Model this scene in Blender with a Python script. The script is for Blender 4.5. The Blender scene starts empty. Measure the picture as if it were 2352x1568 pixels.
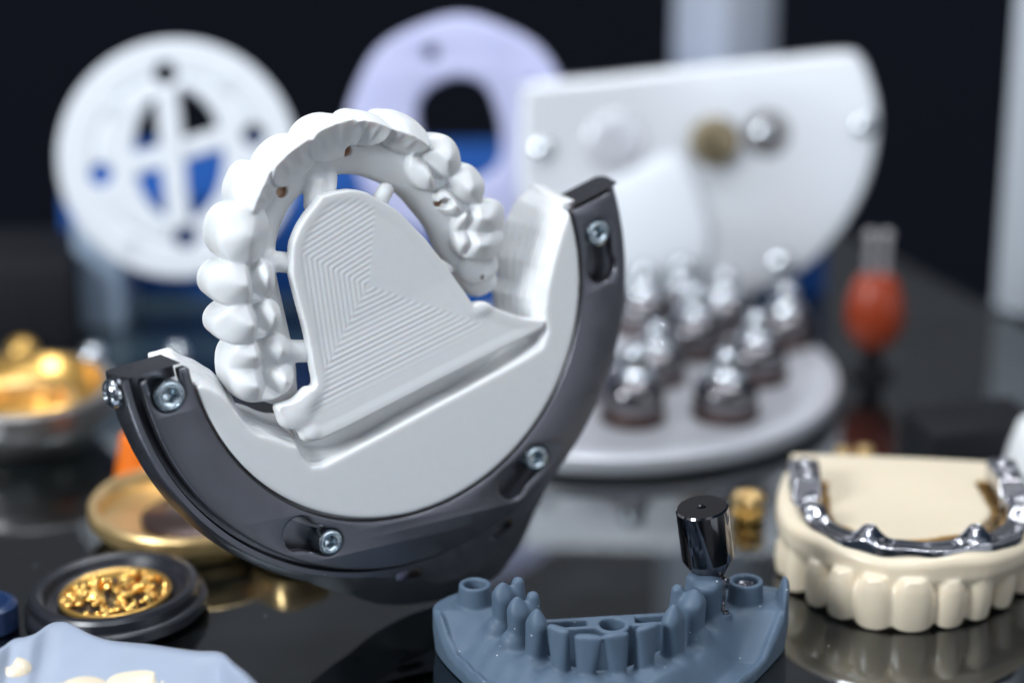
import bpy, bmesh, math, random
import numpy as np
from mathutils import Matrix, Vector, noise as mnoise

random.seed(7)
S = bpy.context.scene
S.unit_settings.scale_length = 0.01          # one unit is one centimetre
COL = S.collection
PI = math.pi
R = math.radians

# ------------------------------------------------------------------ camera
CAM_H, PITCH, LENS = 24.0, R(20), 90.0
FPX = 2352 * LENS / 36.0
cp, sp = math.cos(PITCH), math.sin(PITCH)
RIGHT, UP, BACK = Vector((1, 0, 0)), Vector((0, sp, cp)), Vector((0, -cp, sp))
EYE = Vector((0, 0, CAM_H))

def ray(px, py):
    return RIGHT * ((px - 1176) / FPX) + UP * (-(py - 784) / FPX) - BACK

def at(px, py, d):
    """point of the photograph at a measured depth"""
    return EYE + ray(px, py) * d

def ground(px, py, h=0.0):
    """point of the photograph on the level h above the glass"""
    r = ray(px, py)
    return EYE + r * ((h - CAM_H) / r.z)

cd = bpy.data.cameras.new('camera')
cam = bpy.data.objects.new('camera', cd)
COL.objects.link(cam)
cam.location = EYE
cam.rotation_euler = (PI / 2 - PITCH, 0, 0)
cd.lens, cd.sensor_width = LENS, 36.0
cd.clip_start, cd.clip_end = 1.0, 2000.0
cd.dof.use_dof = True
cd.dof.focus_distance = 51.2
cd.dof.aperture_fstop = 0.050
S.camera = cam

# ------------------------------------------------------------------ objects
def link(o, parent=None):
    COL.objects.link(o)
    if parent is not None:
        o.parent = parent
    return o

def tag(o, label=None, cat=None, group=None, kind=None):
    if label: o['label'] = label
    if cat: o['category'] = cat
    if group: o['group'] = group
    if kind: o['kind'] = kind
    return o

def thing(name, label, cat, loc=(0, 0, 0), group=None):
    o = bpy.data.objects.new(name, None)
    o.empty_display_size = 0.3
    link(o)
    o.location = loc
    return tag(o, label, cat, group)

def top_of(o):
    while o.parent is not None:
        o = o.parent
    return o

def put(name, me, mat, parent=None, base=None):
    """link a mesh given in world coordinates as part of parent, or as a thing standing at base"""
    me.name = name
    if mat is not None:
        me.materials.clear()
        me.materials.append(mat)
    o = bpy.data.objects.new(name, me)
    link(o, parent)
    if parent is not None:
        me.transform(top_of(parent).matrix_basis.inverted())
    elif base is not None:
        o.location = base
        me.transform(Matrix.Translation(-Vector(base)))
    return o

def mesh(v, f, smooth=True, sharp=None, M=None):
    me = bpy.data.meshes.new('m')
    me.from_pydata([tuple(x) for x in v], [], [tuple(x) for x in f])
    if M is not None:
        me.transform(M)
    me.update()
    if smooth:
        me.polygons.foreach_set('use_smooth', [True] * len(me.polygons))
        if sharp:
            me.set_sharp_from_angle(angle=R(sharp))
    return me

def join(meshes):
    bm = bmesh.new()
    for m in meshes:
        bm.from_mesh(m)
    me = bpy.data.meshes.new('j')
    bm.to_mesh(me)
    bm.free()
    return me

def lathe(profile, n=64, M=None, sharp=35, wob=None):
    v, f = [], []
    m = len(profile)
    for i in range(n):
        a = 2 * PI * i / n
        for j, (r, z) in enumerate(profile):
            k = 1.0 if wob is None else wob(a, j)
            v.append((r * k * math.cos(a), r * k * math.sin(a), z))
    for i in range(n):
        for j in range(m - 1):
            a, b = i * m + j, ((i + 1) % n) * m + j
            f.append((a, b, b + 1, a + 1))
    bm = bmesh.new()
    me = mesh(v, f, True, None, M)
    bm.from_mesh(me)
    bmesh.ops.remove_doubles(bm, verts=bm.verts, dist=1e-5)
    bmesh.ops.recalc_face_normals(bm, faces=bm.faces)
    bm.to_mesh(me); bm.free()
    me.polygons.foreach_set('use_smooth', [True] * len(me.polygons))
    me.set_sharp_from_angle(angle=R(sharp))
    return me

def box(cx, cy, cz, sx, sy, sz, M=None, bev=0.0, seg=2):
    bm = bmesh.new()
    bmesh.ops.create_cube(bm, size=1.0)
    for v in bm.verts:
        v.co = Vector((cx + v.co.x * sx, cy + v.co.y * sy, cz + v.co.z * sz))
    if bev:
        bmesh.ops.bevel(bm, geom=list(bm.edges), offset=bev, segments=seg, affect='EDGES', profile=0.5)
    if M is not None:
        bmesh.ops.transform(bm, matrix=M, verts=bm.verts)
    me = bpy.data.meshes.new('b')
    bm.to_mesh(me); bm.free()
    me.polygons.foreach_set('use_smooth', [True] * len(me.polygons))
    me.set_sharp_from_angle(angle=R(40))
    return me

def plate2d(loops, z0, z1, bev=0.02, M=None, sharp=50):
    """flat plate with holes: first loop is the outline, the rest are holes"""
    cu = bpy.data.curves.new('c', 'CURVE')
    cu.dimensions, cu.fill_mode = '2D', 'BOTH'
    for lp in loops:
        s = cu.splines.new('POLY')
        s.points.add(len(lp) - 1)
        for p, q in zip(s.points, lp):
            p.co = (q[0], q[1], 0, 1)
        s.use_cyclic_u = True
    cu.extrude = (z1 - z0) / 2 - bev
    cu.bevel_depth, cu.bevel_resolution, cu.offset = bev, 2, -bev
    o = bpy.data.objects.new('c', cu)
    COL.objects.link(o)
    dg = bpy.context.evaluated_depsgraph_get()
    dg.update()
    me = bpy.data.meshes.new_from_object(o.evaluated_get(dg))
    bpy.data.objects.remove(o)
    bpy.data.curves.remove(cu)
    me.transform(Matrix.Translation((0, 0, (z0 + z1) / 2)))
    bm = bmesh.new(); bm.from_mesh(me)
    bmesh.ops.remove_doubles(bm, verts=bm.verts, dist=1e-4)
    bmesh.ops.recalc_face_normals(bm, faces=bm.faces)
    bm.to_mesh(me); bm.free()
    if M is not None: me.transform(M)
    me.polygons.foreach_set('use_smooth', [True] * len(me.polygons))
    me.set_sharp_from_angle(angle=R(sharp))
    return me

def boolean(me, cutters):
    a = bpy.data.objects.new('a', me); COL.objects.link(a)
    b = bpy.data.objects.new('b', join(cutters)); COL.objects.link(b)
    m = a.modifiers.new('x', 'BOOLEAN'); m.operation = 'DIFFERENCE'; m.object = b; m.solver = 'EXACT'
    dg = bpy.context.evaluated_depsgraph_get(); dg.update()
    out = bpy.data.meshes.new_from_object(a.evaluated_get(dg))
    bpy.data.objects.remove(a); bpy.data.objects.remove(b)
    out.polygons.foreach_set('use_smooth', [True] * len(out.polygons))
    out.set_sharp_from_angle(angle=R(35))
    return out

def frame_m(o, z, xhint=(1, 0, 0)):
    """matrix with its z axis along z"""
    z = Vector(z).normalized()
    x = Vector(xhint); x = (x - z * x.dot(z))
    if x.length < 1e-4: x = z.orthogonal()
    x.normalize(); y = z.cross(x)
    M = Matrix((x, y, z)).transposed().to_4x4()
    M.translation = Vector(o)
    return M

# ------------------------------------------------------------------ materials
def mat(name, col, rough=0.5, metal=0.0, sss=0.0, sssr=(1, .6, .4), scale=0.1, spec=0.5, bump=0.0, bscale=8.0,
        var=0.0, vscale=3.0, coat=0.0, trans=0.0, ior=1.5, aniso=0.0, specks=0.0, speckscale=5.5, roughvar=0.0, dark=None, lines=0.0, linescale=30.0):
    m = bpy.data.materials.new(name)
    m.use_nodes = True
    nt = m.node_tree
    b = nt.nodes['Principled BSDF']
    b.inputs['Base Color'].default_value = (*col, 1)
    b.inputs['Roughness'].default_value = rough
    b.inputs['Metallic'].default_value = metal
    b.inputs['Specular IOR Level'].default_value = spec
    b.inputs['IOR'].default_value = ior
    b.inputs['Coat Weight'].default_value = coat
    b.inputs['Coat Roughness'].default_value = 0.08
    b.inputs['Transmission Weight'].default_value = trans
    b.inputs['Subsurface Weight'].default_value = sss
    b.inputs['Subsurface Radius'].default_value = sssr
    b.inputs['Subsurface Scale'].default_value = scale
    b.inputs['Anisotropic'].default_value = aniso
    L, N = nt.links.new, nt.nodes.new
    tc = N('ShaderNodeTexCoord')
    cur = None
    if var:
        nz = N('ShaderNodeTexNoise'); nz.inputs['Scale'].default_value = vscale; nz.inputs['Detail'].default_value = 6
        L(tc.outputs['Object'], nz.inputs['Vector'])
        mx = N('ShaderNodeMix'); mx.data_type = 'RGBA'
        c2 = dark if dark else tuple(c * (1 - var) for c in col)
        mx.inputs['A'].default_value = (*c2, 1); mx.inputs['B'].default_value = (*[min(1, c * (1 + var * .5)) for c in col], 1)
        L(nz.outputs['Fac'], mx.inputs['Factor'])
        cur = mx.outputs['Result']
    if specks:
        vo = N('ShaderNodeTexVoronoi'); vo.inputs['Scale'].default_value = speckscale
        L(tc.outputs['Object'], vo.inputs['Vector'])
        wn = N('ShaderNodeTexWhiteNoise'); L(vo.outputs['Position'], wn.inputs['Vector'])
        rad = N('ShaderNodeMapRange'); rad.inputs['From Min'].default_value = 0.55
        rad.inputs['To Min'].default_value = 0.0; rad.inputs['To Max'].default_value = specks
        L(wn.outputs['Value'], rad.inputs['Value'])
        lt = N('ShaderNodeMath'); lt.operation = 'LESS_THAN'
        L(vo.outputs['Distance'], lt.inputs[0]); L(rad.outputs['Result'], lt.inputs[1])
        mx = N('ShaderNodeMix'); mx.data_type = 'RGBA'
        if cur is not None: L(cur, mx.inputs['A'])
        else: mx.inputs['A'].default_value = (*col, 1)
        mx.inputs['B'].default_value = (.75, .75, .74, 1)
        L(lt.outputs[0], mx.inputs['Factor'])
        cur = mx.outputs['Result']
    if cur is not None: L(cur, b.inputs['Base Color'])
    if roughvar:
        nz = N('ShaderNodeTexNoise'); nz.inputs['Scale'].default_value = vscale * 2.3; nz.inputs['Detail'].default_value = 8
        L(tc.outputs['Object'], nz.inputs['Vector'])
        mr = N('ShaderNodeMapRange'); mr.inputs['To Min'].default_value = max(0.02, rough - roughvar); mr.inputs['To Max'].default_value = rough + roughvar
        L(nz.outputs['Fac'], mr.inputs['Value']); L(mr.outputs['Result'], b.inputs['Roughness'])
    if bump:
        nz = N('ShaderNodeTexNoise'); nz.inputs['Scale'].default_value = bscale; nz.inputs['Detail'].default_value = 8
        L(tc.outputs['Object'], nz.inputs['Vector'])
        bp = N('ShaderNodeBump'); bp.inputs['Strength'].default_value = bump; bp.inputs['Distance'].default_value = 0.02
        hgt = nz.outputs['Fac']
        if lines:
            wv = N('ShaderNodeTexWave'); wv.bands_direction = 'Z'; wv.inputs['Scale'].default_value = linescale
            wv.inputs['Distortion'].default_value = .6; wv.inputs['Detail'].default_value = 2
            L(tc.outputs['Object'], wv.inputs['Vector'])
            ml = N('ShaderNodeMath'); ml.operation = 'MULTIPLY_ADD'; ml.inputs[1].default_value = lines
            L(wv.outputs['Fac'], ml.inputs[0]); L(hgt, ml.inputs[2]); hgt = ml.outputs[0]
        L(hgt, bp.inputs['Height']); L(bp.outputs['Normal'], b.inputs['Normal'])
    if aniso:
        tg = N('ShaderNodeTangent'); tg.direction_type = 'RADIAL'; tg.axis = 'Z'
        L(tg.outputs['Tangent'], b.inputs['Tangent'])
    return m

MT = {}
MT['white'] = mat('white milled resin', (.80, .80, .80), .42, sss=.25, sssr=(1, .55, .3), scale=.16, spec=.4, bump=.10, bscale=26, var=.035, vscale=5, roughvar=.08)
MT['channel'] = mat('tan channel glow', (.70, .50, .36), .6)  # tan imitates light glowing through the resin inside the holes
MT['holder'] = mat('dark anodised metal', (.165, .165, .185), .31, .92, bump=.06, bscale=60, var=.16, vscale=1.3, roughvar=.09, specks=.035, speckscale=3.2)
MT['steel'] = mat('polished steel', (.62, .65, .68), .16, 1.0, bump=.06, bscale=9, roughvar=.05)
MT['zinc'] = mat('zinc plated steel', (.55, .63, .68), .22, 1.0, bump=.12, bscale=30, var=.2, vscale=9, roughvar=.06)
MT['chrome'] = mat('mirror polished metal', (.50, .49, .51), .13, 1.0, bump=.04, bscale=5)
MT['darksteel'] = mat('dark polished steel', (.20, .19, .20), .10, 1.0, bump=.02, bscale=7)
MT['gold'] = mat('polished gold', (.80, .47, .13), .30, .8, bump=.1, bscale=5, var=.15)
MT['goldspark'] = mat('bright gold chips', (.90, .55, .16), .14, 1.0)
MT['palegold'] = mat('pale gold', (.88, .60, .27), .30, .8, bump=.1, bscale=6)
MT['blue'] = mat('slate blue print resin', (.092, .134, .190), .52, sss=.04, sssr=(.4, .6, 1), scale=.08, spec=.35, bump=.10, bscale=22, var=.10, vscale=3, specks=.10, lines=.35, linescale=9, roughvar=.10)
MT['paleblue'] = mat('pale blue gum material', (.33, .375, .47), .42, sss=.12, sssr=(.5, .7, 1), scale=.12, spec=.4, bump=.10, bscale=6, var=.06, vscale=2)
MT['cream'] = mat('ivory tooth resin', (.80, .68, .51), .32, sss=.30, sssr=(1, .6, .3), scale=.14, spec=.45, bump=.04, bscale=9, var=.04, vscale=2.2)
MT['toothcream'] = mat('ivory enamel resin', (.82, .70, .53), .26, sss=.30, sssr=(1, .6, .3), scale=.12, spec=.5, bump=.03, bscale=7, var=.04, vscale=1.5)
MT['amber'] = mat('amber glow margin', (.48, .29, .11), .4, sss=.2, sssr=(1, .5, .2), scale=.12)  # colour stands for gold glow reflected in the translucent resin
MT['whitedisc'] = mat('white plastic', (.76, .78, .82), .45, var=.04)
MT['lavender'] = mat('lavender wax', (.54, .55, .78), .5, sss=.15, scale=.2, var=.06, vscale=.6)
MT['tray'] = mat('satin white metal tray', (.66, .66, .70), .32, .3, var=.05)
MT['alu'] = mat('turned aluminium', (.86, .87, .90), .36, .45, aniso=.7, var=.04)
MT['post'] = mat('silver cabinet profile', (.66, .69, .74), .45, .05, var=.04)
MT['bluebox'] = mat('blue riser', (.008, .10, .42), .5, var=.12, vscale=.25)
MT['paleblock'] = mat('pale blue acrylic', (.42, .52, .66), .3, var=.1, vscale=.3)
MT['black'] = mat('black plastic', (.008, .008, .011), .65, spec=.25, bump=.05, bscale=9)
MT['blackdish'] = mat('black glossy dish', (.016, .016, .022), .33, spec=.7, bump=.03)
MT['wall'] = mat('dark cabinet backdrop', (.0030, .0055, .0170), .9, var=.5, vscale=.03)
MT['floor'] = mat('dark floor below', (.012, .016, .022), .8)
MT['brightorange'] = mat('bright orange plastic', (.95, .20, .01), .35, sss=.2, sssr=(1, .3, .1), scale=.3)
MT['teal'] = mat('pale teal board', (.42, .55, .55), .6, var=.1, vscale=.3)
MT['orange'] = mat('orange plastic', (.33, .038, .006), .35, sss=.05, sssr=(1, .3, .1), scale=.3)
MT['brown'] = mat('brown ring', (.085, .055, .05), .3, .6)
MT['greymetal'] = mat('brushed grey metal', (.36, .33, .32), .34, .9)
MT['brass'] = mat('aged brass', (.30, .24, .15), .35, .9)
MT['clear'] = mat('clear plastic', (.75, .72, .74), .25, trans=.6, spec=.5)
MT['navy'] = mat('navy plastic', (.015, .035, .10), .3)
# ------------------------------------------------------------------ implicit surfaces
class Vol:
    """signed distance grid, meshed with surface nets; every cell remembers which piece it belongs to"""
    def __init__(s, lo, hi, h):
        s.lo = np.array(lo, np.float32); s.h = h
        s.n = np.ceil((np.array(hi) - s.lo) / h).astype(int) + 1
        s.f = np.full(s.n, 5.0, np.float32)
        s.lab = np.zeros(s.n, np.int16)
        s.ax = [s.lo[i] + h * np.arange(s.n[i], dtype=np.float32) for i in range(3)]
    def block(s, lo, hi):
        a = np.clip(((np.array(lo) - s.lo) / s.h).astype(int) - 1, 0, s.n)
        b = np.clip(((np.array(hi) - s.lo) / s.h).astype(int) + 3, 0, s.n)
        sl = tuple(slice(a[i], b[i]) for i in range(3))
        return sl, s.ax[0][sl[0]][:, None, None], s.ax[1][sl[1]][None, :, None], s.ax[2][sl[2]][None, None, :]
    def whole(s):
        return s.block(s.lo, s.lo + s.h * s.n)
    def add(s, fn, lo, hi, k=0.05, lab=0):
        sl, X, Y, Z = s.block(lo, hi)
        if 0 in [q.stop - q.start for q in sl]: return
        b = np.broadcast_to(fn(X, Y, Z), s.f[sl].shape)
        a = s.f[sl]
        t = np.clip(.5 + .5 * (b - a) / k, 0, 1)
        s.lab[sl] = np.where(b < a, lab, s.lab[sl])
        s.f[sl] = b * (1 - t) + a * t - k * t * (1 - t)
    def cut(s, fn, lo, hi, k=0.05, lab=None):
        sl, X, Y, Z = s.block(lo, hi)
        if 0 in [q.stop - q.start for q in sl]: return
        b = -np.broadcast_to(fn(X, Y, Z), s.f[sl].shape)
        a = s.f[sl]
        t = np.clip(.5 - .5 * (b - a) / k, 0, 1)
        if lab is not None: s.lab[sl] = np.where(b > a - .02, lab, s.lab[sl])
        s.f[sl] = b * (1 - t) + a * t + k * t * (1 - t)
    def nets(s):
        f = s.f.copy()
        for i in range(3):                       # close the volume at its border
            q = [slice(None)] * 3
            q[i] = 0; f[tuple(q)] = np.maximum(f[tuple(q)], .01)
            q[i] = -1; f[tuple(q)] = np.maximum(f[tuple(q)], .01)
        ins = f < 0
        cnt = np.zeros(np.array(f.shape) - 1, np.int8)
        offs = [(i, j, k) for i in (0, 1) for j in (0, 1) for k in (0, 1)]
        n = np.array(f.shape) - 1
        for o in offs:
            cnt += ins[o[0]:o[0] + n[0], o[1]:o[1] + n[1], o[2]:o[2] + n[2]]
        I = np.argwhere((cnt > 0) & (cnt < 8))
        idx = np.full(n, -1, np.int32)
        idx[I[:, 0], I[:, 1], I[:, 2]] = np.arange(len(I))
        V = np.stack([f[I[:, 0] + o[0], I[:, 1] + o[1], I[:, 2] + o[2]] for o in offs], 1)
        Lb = np.stack([s.lab[I[:, 0] + o[0], I[:, 1] + o[1], I[:, 2] + o[2]] for o in offs], 1)
        lab = Lb[np.arange(len(I)), np.abs(V).argmin(1)]
        P = np.zeros((len(I), 3)); C = np.zeros(len(I))
        O = np.array(offs, float)
        for a in range(8):
            for b in range(a + 1, 8):
                if np.abs(O[a] - O[b]).sum() != 1: continue
                m = (V[:, a] < 0) != (V[:, b] < 0)
                t = V[m, a] / (V[m, a] - V[m, b])
                P[m] += O[a] + t[:, None] * (O[b] - O[a]); C[m] += 1
        P = s.lo + s.h * (I + P / C[:, None])
        F = []
        for d in range(3):
            q0 = [slice(1, -1)] * 3; q1 = [slice(1, -1)] * 3
            q0[d] = slice(0, -1); q1[d] = slice(1, None)
            A, B = ins[tuple(q0)], ins[tuple(q1)]
            E = np.argwhere(A != B)
            st = A[E[:, 0], E[:, 1], E[:, 2]]
            base = E.copy()
            for i in range(3):
                if i != d: base[:, i] += 1
            u, v = [(1, 2), (2, 0), (0, 1)][d]
            du = np.zeros(3, int); du[u] = 1
            dv = np.zeros(3, int); dv[v] = 1
            g = lambda w: idx[w[:, 0], w[:, 1], w[:, 2]]
            quad = np.stack([g(base - du - dv), g(base - dv), g(base), g(base - du)], 1)
            quad[~st] = quad[~st][:, ::-1]
            F.append(quad)
        F = np.concatenate(F)
        F = F[(F >= 0).all(1)]
        return P, F, lab
    def meshes(s, relax=1, M=None):
        """dict label -> mesh, the pieces share one continuous set of normals"""
        P, F, lab = s.nets()
        for _ in range(relax):
            acc = np.zeros_like(P); c = np.zeros(len(P))
            for i in range(4):
                j = F[:, (i + 1) % 4]
                np.add.at(acc, F[:, i], P[j]); np.add.at(c, F[:, i], 1)
                np.add.at(acc, j, P[F[:, i]]); np.add.at(c, j, 1)
            P = P * .5 + .5 * acc / np.maximum(c, 1)[:, None]
        if M is not None:
            A = np.array(M)
            P = P @ A[:3, :3].T + A[:3, 3]
        nf = np.cross(P[F[:, 2]] - P[F[:, 0]], P[F[:, 3]] - P[F[:, 1]])
        N = np.zeros_like(P)
        for i in range(4): np.add.at(N, F[:, i], nf)
        N /= np.maximum(np.linalg.norm(N, axis=1), 1e-9)[:, None]
        out = {}
        fl = lab[F[:, 0]]
        for L in np.unique(fl):
            f = F[fl == L]
            ids, inv = np.unique(f, return_inverse=True)
            f = inv.reshape(-1, 4)
            me = bpy.data.meshes.new('v')
            me.vertices.add(len(ids)); me.vertices.foreach_set('co', P[ids].astype(np.float32).ravel())
            me.loops.add(len(f) * 4); me.loops.foreach_set('vertex_index', f.astype(np.int32).ravel())
            me.polygons.add(len(f)); me.polygons.foreach_set('loop_start', np.arange(0, len(f) * 4, 4, dtype=np.int32))
            me.update(calc_edges=True)
            me.polygons.foreach_set('use_smooth', [True] * len(f))
            me.normals_split_custom_set_from_vertices(N[ids].tolist())
            out[int(L)] = me
        return out

def seg_dist(X, Y, pts, closed=True):
    pts = np.array(pts, np.float32)
    d = None
    n = len(pts)
    for i in range(n if closed else n - 1):
        a, b = pts[i], pts[(i + 1) % n]
        e = b - a
        t = np.clip(((X - a[0]) * e[0] + (Y - a[1]) * e[1]) / max(e @ e, 1e-9), 0, 1)
        q = np.hypot(X - a[0] - t * e[0], Y - a[1] - t * e[1])
        d = q if d is None else np.minimum(d, q)
    return d

def poly_sdf(X, Y, pts):
    pts = np.array(pts, np.float32)
    d = seg_dist(X, Y, pts)
    ins = np.zeros(d.shape, bool)
    n = len(pts)
    for i in range(n):
        (x0, y0), (x1, y1) = pts[i], pts[(i + 1) % n]
        if y0 == y1: continue
        c = ((y0 > Y) != (y1 > Y)) & (X < (x1 - x0) * (Y - y0) / (y1 - y0) + x0)
        ins ^= c
    return np.where(ins, -d, d)

def smooth_loop(pts, n=6, closed=True):
    """Catmull-Rom through the points"""
    P = [np.array(p, float) for p in pts]
    out = []
    m = len(P)
    for i in range(m if closed else m - 1):
        if closed: a, b, c, d = P[i - 1], P[i], P[(i + 1) % m], P[(i + 2) % m]
        else: a, b, c, d = P[max(i - 1, 0)], P[i], P[i + 1], P[min(i + 2, m - 1)]
        for k in range(n):
            t = k / n
            out.append(.5 * (2 * b + (c - a) * t + (2 * a - 5 * b + 4 * c - d) * t * t + (3 * b - a - 3 * c + d) * t ** 3))
    if not closed: out.append(P[-1])
    return out

def ell(c, r, A=None):
    c = np.array(c, np.float32)
    def fn(X, Y, Z):
        x, y, z = X - c[0], Y - c[1], Z - c[2]
        if A is not None:
            x, y, z = (A[0][0] * x + A[0][1] * y + A[0][2] * z, A[1][0] * x + A[1][1] * y + A[1][2] * z, A[2][0] * x + A[2][1] * y + A[2][2] * z)
        k0 = np.sqrt((x / r[0]) ** 2 + (y / r[1]) ** 2 + (z / r[2]) ** 2)
        k1 = np.sqrt((x / r[0] ** 2) ** 2 + (y / r[1] ** 2) ** 2 + (z / r[2] ** 2) ** 2)
        return k0 * (k0 - 1) / np.maximum(k1, 1e-6)
    return fn

def cone(a, b, ra, rb):
    a, b = np.array(a, np.float32), np.array(b, np.float32)
    e = b - a
    L = max(float(e @ e), 1e-9)
    def fn(X, Y, Z):
        t = np.clip(((X - a[0]) * e[0] + (Y - a[1]) * e[1] + (Z - a[2]) * e[2]) / L, 0, 1)
        return np.sqrt((X - a[0] - t * e[0]) ** 2 + (Y - a[1] - t * e[1]) ** 2 + (Z - a[2] - t * e[2]) ** 2) - (ra + (rb - ra) * t)
    return fn

def flatcyl(a, b, ra, rb):
    """cylinder or cone with flat ends"""
    a, b = np.array(a, np.float32), np.array(b, np.float32)
    e = b - a
    Ln = float(np.linalg.norm(e)); e = e / Ln
    def fn(X, Y, Z):
        x, y, z = X - a[0], Y - a[1], Z - a[2]
        t = x * e[0] + y * e[1] + z * e[2]
        r = np.sqrt(np.maximum(x * x + y * y + z * z - t * t, 0))
        return np.maximum(r - (ra + (rb - ra) * np.clip(t / Ln, 0, 1)), np.maximum(-t, t - Ln))
    return fn

def bb(pts, m):
    p = np.array(pts, float)
    return p.min(0) - m, p.max(0) + m

def addc(V, a, b, ra, rb, k=.05, lab=0, fn=cone):
    lo, hi = bb([a, b], max(ra, rb) + k + .1)
    V.add(fn(a, b, ra, rb), lo, hi, k, lab)

def cutc(V, a, b, ra, rb, k=.03, lab=None, fn=cone):
    lo, hi = bb([a, b], max(ra, rb) + k + .05)
    V.cut(fn(a, b, ra, rb), lo, hi, k, lab)

def smax(a, b, k):
    t = np.clip(.5 - .5 * (b - a) / k, 0, 1)
    return b * (1 - t) + a * t + k * t * (1 - t)

def tooth_fn(c, td, bd, od, a, b, top, taper=.16, p=2.6, k=.10, depth=1.0, flare=0.0):
    """tooth with half width a along the arch, b across it; top(t, b) is the biting surface height"""
    c, td, bd, od = [np.array(q, np.float32) for q in (c, td, bd, od)]
    def fn(X, Y, Z):
        x, y, z = X - c[0], Y - c[1], Z - c[2]
        t = x * td[0] + y * td[1] + z * td[2]
        q = x * bd[0] + y * bd[1] + z * bd[2]
        o = x * od[0] + y * od[1] + z * od[2]
        s = 1 - taper * np.clip((o + .45) / .45, -1.2, 1.3) ** 2 + flare * o
        s = np.maximum(s, .2)
        rho = ((np.abs(t) / (a * s)) ** p + (np.abs(q) / (b * s)) ** p + 1e-9) ** (1 / p)
        side = (rho - 1) * min(a, b) * s
        g = o - top(t, q)
        return smax(smax(side, g * .75, k), -depth - o, .05)
    return fn

def bump2(t, q, ct, cq, s, h):
    return h * np.exp(-(((t - ct) ** 2 + (q - cq) ** 2) / (s * s)))
# ------------------------------------------------------------------ frame of the clamped blank
CW = RIGHT * -2.43125 + UP * 0.79809 + BACK * -51.91535 + EYE
NV = (RIGHT * 0.510898 + UP * -0.173648 + BACK * 0.841920).normalized()
UV = Vector((0, 0, 1)).cross(NV).normalized()
WV = NV.cross(UV)
MB = Matrix((UV, WV, NV)).transposed().to_4x4()
MB.translation = CW

def L3(px, py, h=0.0):
    """photograph point on the plane h in front of the blank's face, in blank coordinates"""
    r = ray(px, py)
    t = ((CW + NV * h) - EYE).dot(NV) / r.dot(NV)
    q = EYE + r * t - CW
    return Vector((q.dot(UV), q.dot(WV), h))

def L2(px, py, h=0.0):
    q = L3(px, py, h)
    return (q.x, q.y)

def pol(r, deg):
    return (r * math.cos(R(deg)), r * math.sin(R(deg)))

# ------------------------------------------------------------------ clamp holder
base = MB @ Vector((*pol(6.95, 278.3), -1.0)); base.z = 0
HOLD = thing('disc_holder', 'dark grey metal half ring holder gripping the white blank, screws round its face', 'holder', base)

rbT = [(180, 5.95), (205, 5.95), (225, 5.98), (240, 6.02), (251, 6.10), (260, 6.34), (266, 6.62), (272, 6.80), (278, 6.95), (285, 7.08), (291, 7.12),
       (297, 6.88), (303, 6.50), (312, 6.15), (325, 6.02), (345, 5.97), (380, 5.95)]
rfT = [(180, 5.87), (255, 5.87), (262, 5.88), (267, 5.98), (272, 6.16), (278, 6.40), (284, 6.48), (290, 6.42), (296, 6.18), (303, 6.00), (312, 5.90), (380, 5.88)]
def tab(T, x):
    for (a, p), (b, q) in zip(T, T[1:]):
        if a <= x <= b: return p + (q - p) * (x - a) / (b - a)
    return T[-1][1]

A0, A1 = 185.0, 376.1
secs = []
angs = np.linspace(A0, A1, 190)
for a in angs:
    rf, rb = tab(rfT, a), tab(rbT, a)
    end = a < 185.75 or a > 375.75
    if end:
        top = -.02
        sec = [(4.72, -1.0), (4.70, top - .04), (4.74, top), (5.74, top), (5.84, top - .07), (5.90, -.40), (rb + .01, -.70), (rb - .03, -.94), (rb - .10, -1.0)]
    else:
        sec = [(4.72, -1.0), (4.70, -.50), (5.66, -.52), (5.69, -.36), (5.715, -.32), (rf - .045, -.32), (rf, -.37), (rb, -.90), (rb - .06, -1.0)]
    secs.append([(r * math.cos(R(a)), r * math.sin(R(a)), h) for r, h in sec])
v, f = [q for s in secs for q in s], []
m = 9
for i in range(len(secs) - 1):
    for j in range(m):
        a, b = i * m + j, i * m + (j + 1) % m
        f.append((a, b, b + m, a + m))
f.append(tuple(range(m))); f.append(tuple(range((len(secs) - 1) * m, len(secs) * m))[::-1])
body = mesh(v, f)
bm = bmesh.new(); bm.from_mesh(body); bmesh.ops.recalc_face_normals(bm, faces=bm.faces)
bm.to_mesh(body); bm.free()
cut = []
for a, wdt in ((270.7, 4.2), (293.4, 4.2)):
    lp = []
    for k in range(9): lp.append(pol(5.93 + .085 * math.cos(PI * k / 8 - PI / 2 + 0) * 0 + .095 * math.sin(-PI / 2 + PI * k / 8), a + wdt / 2 + 1.0 * math.cos(-PI / 2 + PI * k / 8)))
    for k in range(9): lp.append(pol(5.93 + .095 * math.sin(PI / 2 + PI * k / 8), a - wdt / 2 - 1.0 * abs(math.cos(PI / 2 + PI * k / 8))))
    cut.append(plate2d([lp], -1.2, 0, .004))
body = boolean(body, cut)
body.transform(MB)
put('ring_body', body, MT['holder'], HOLD)

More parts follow.
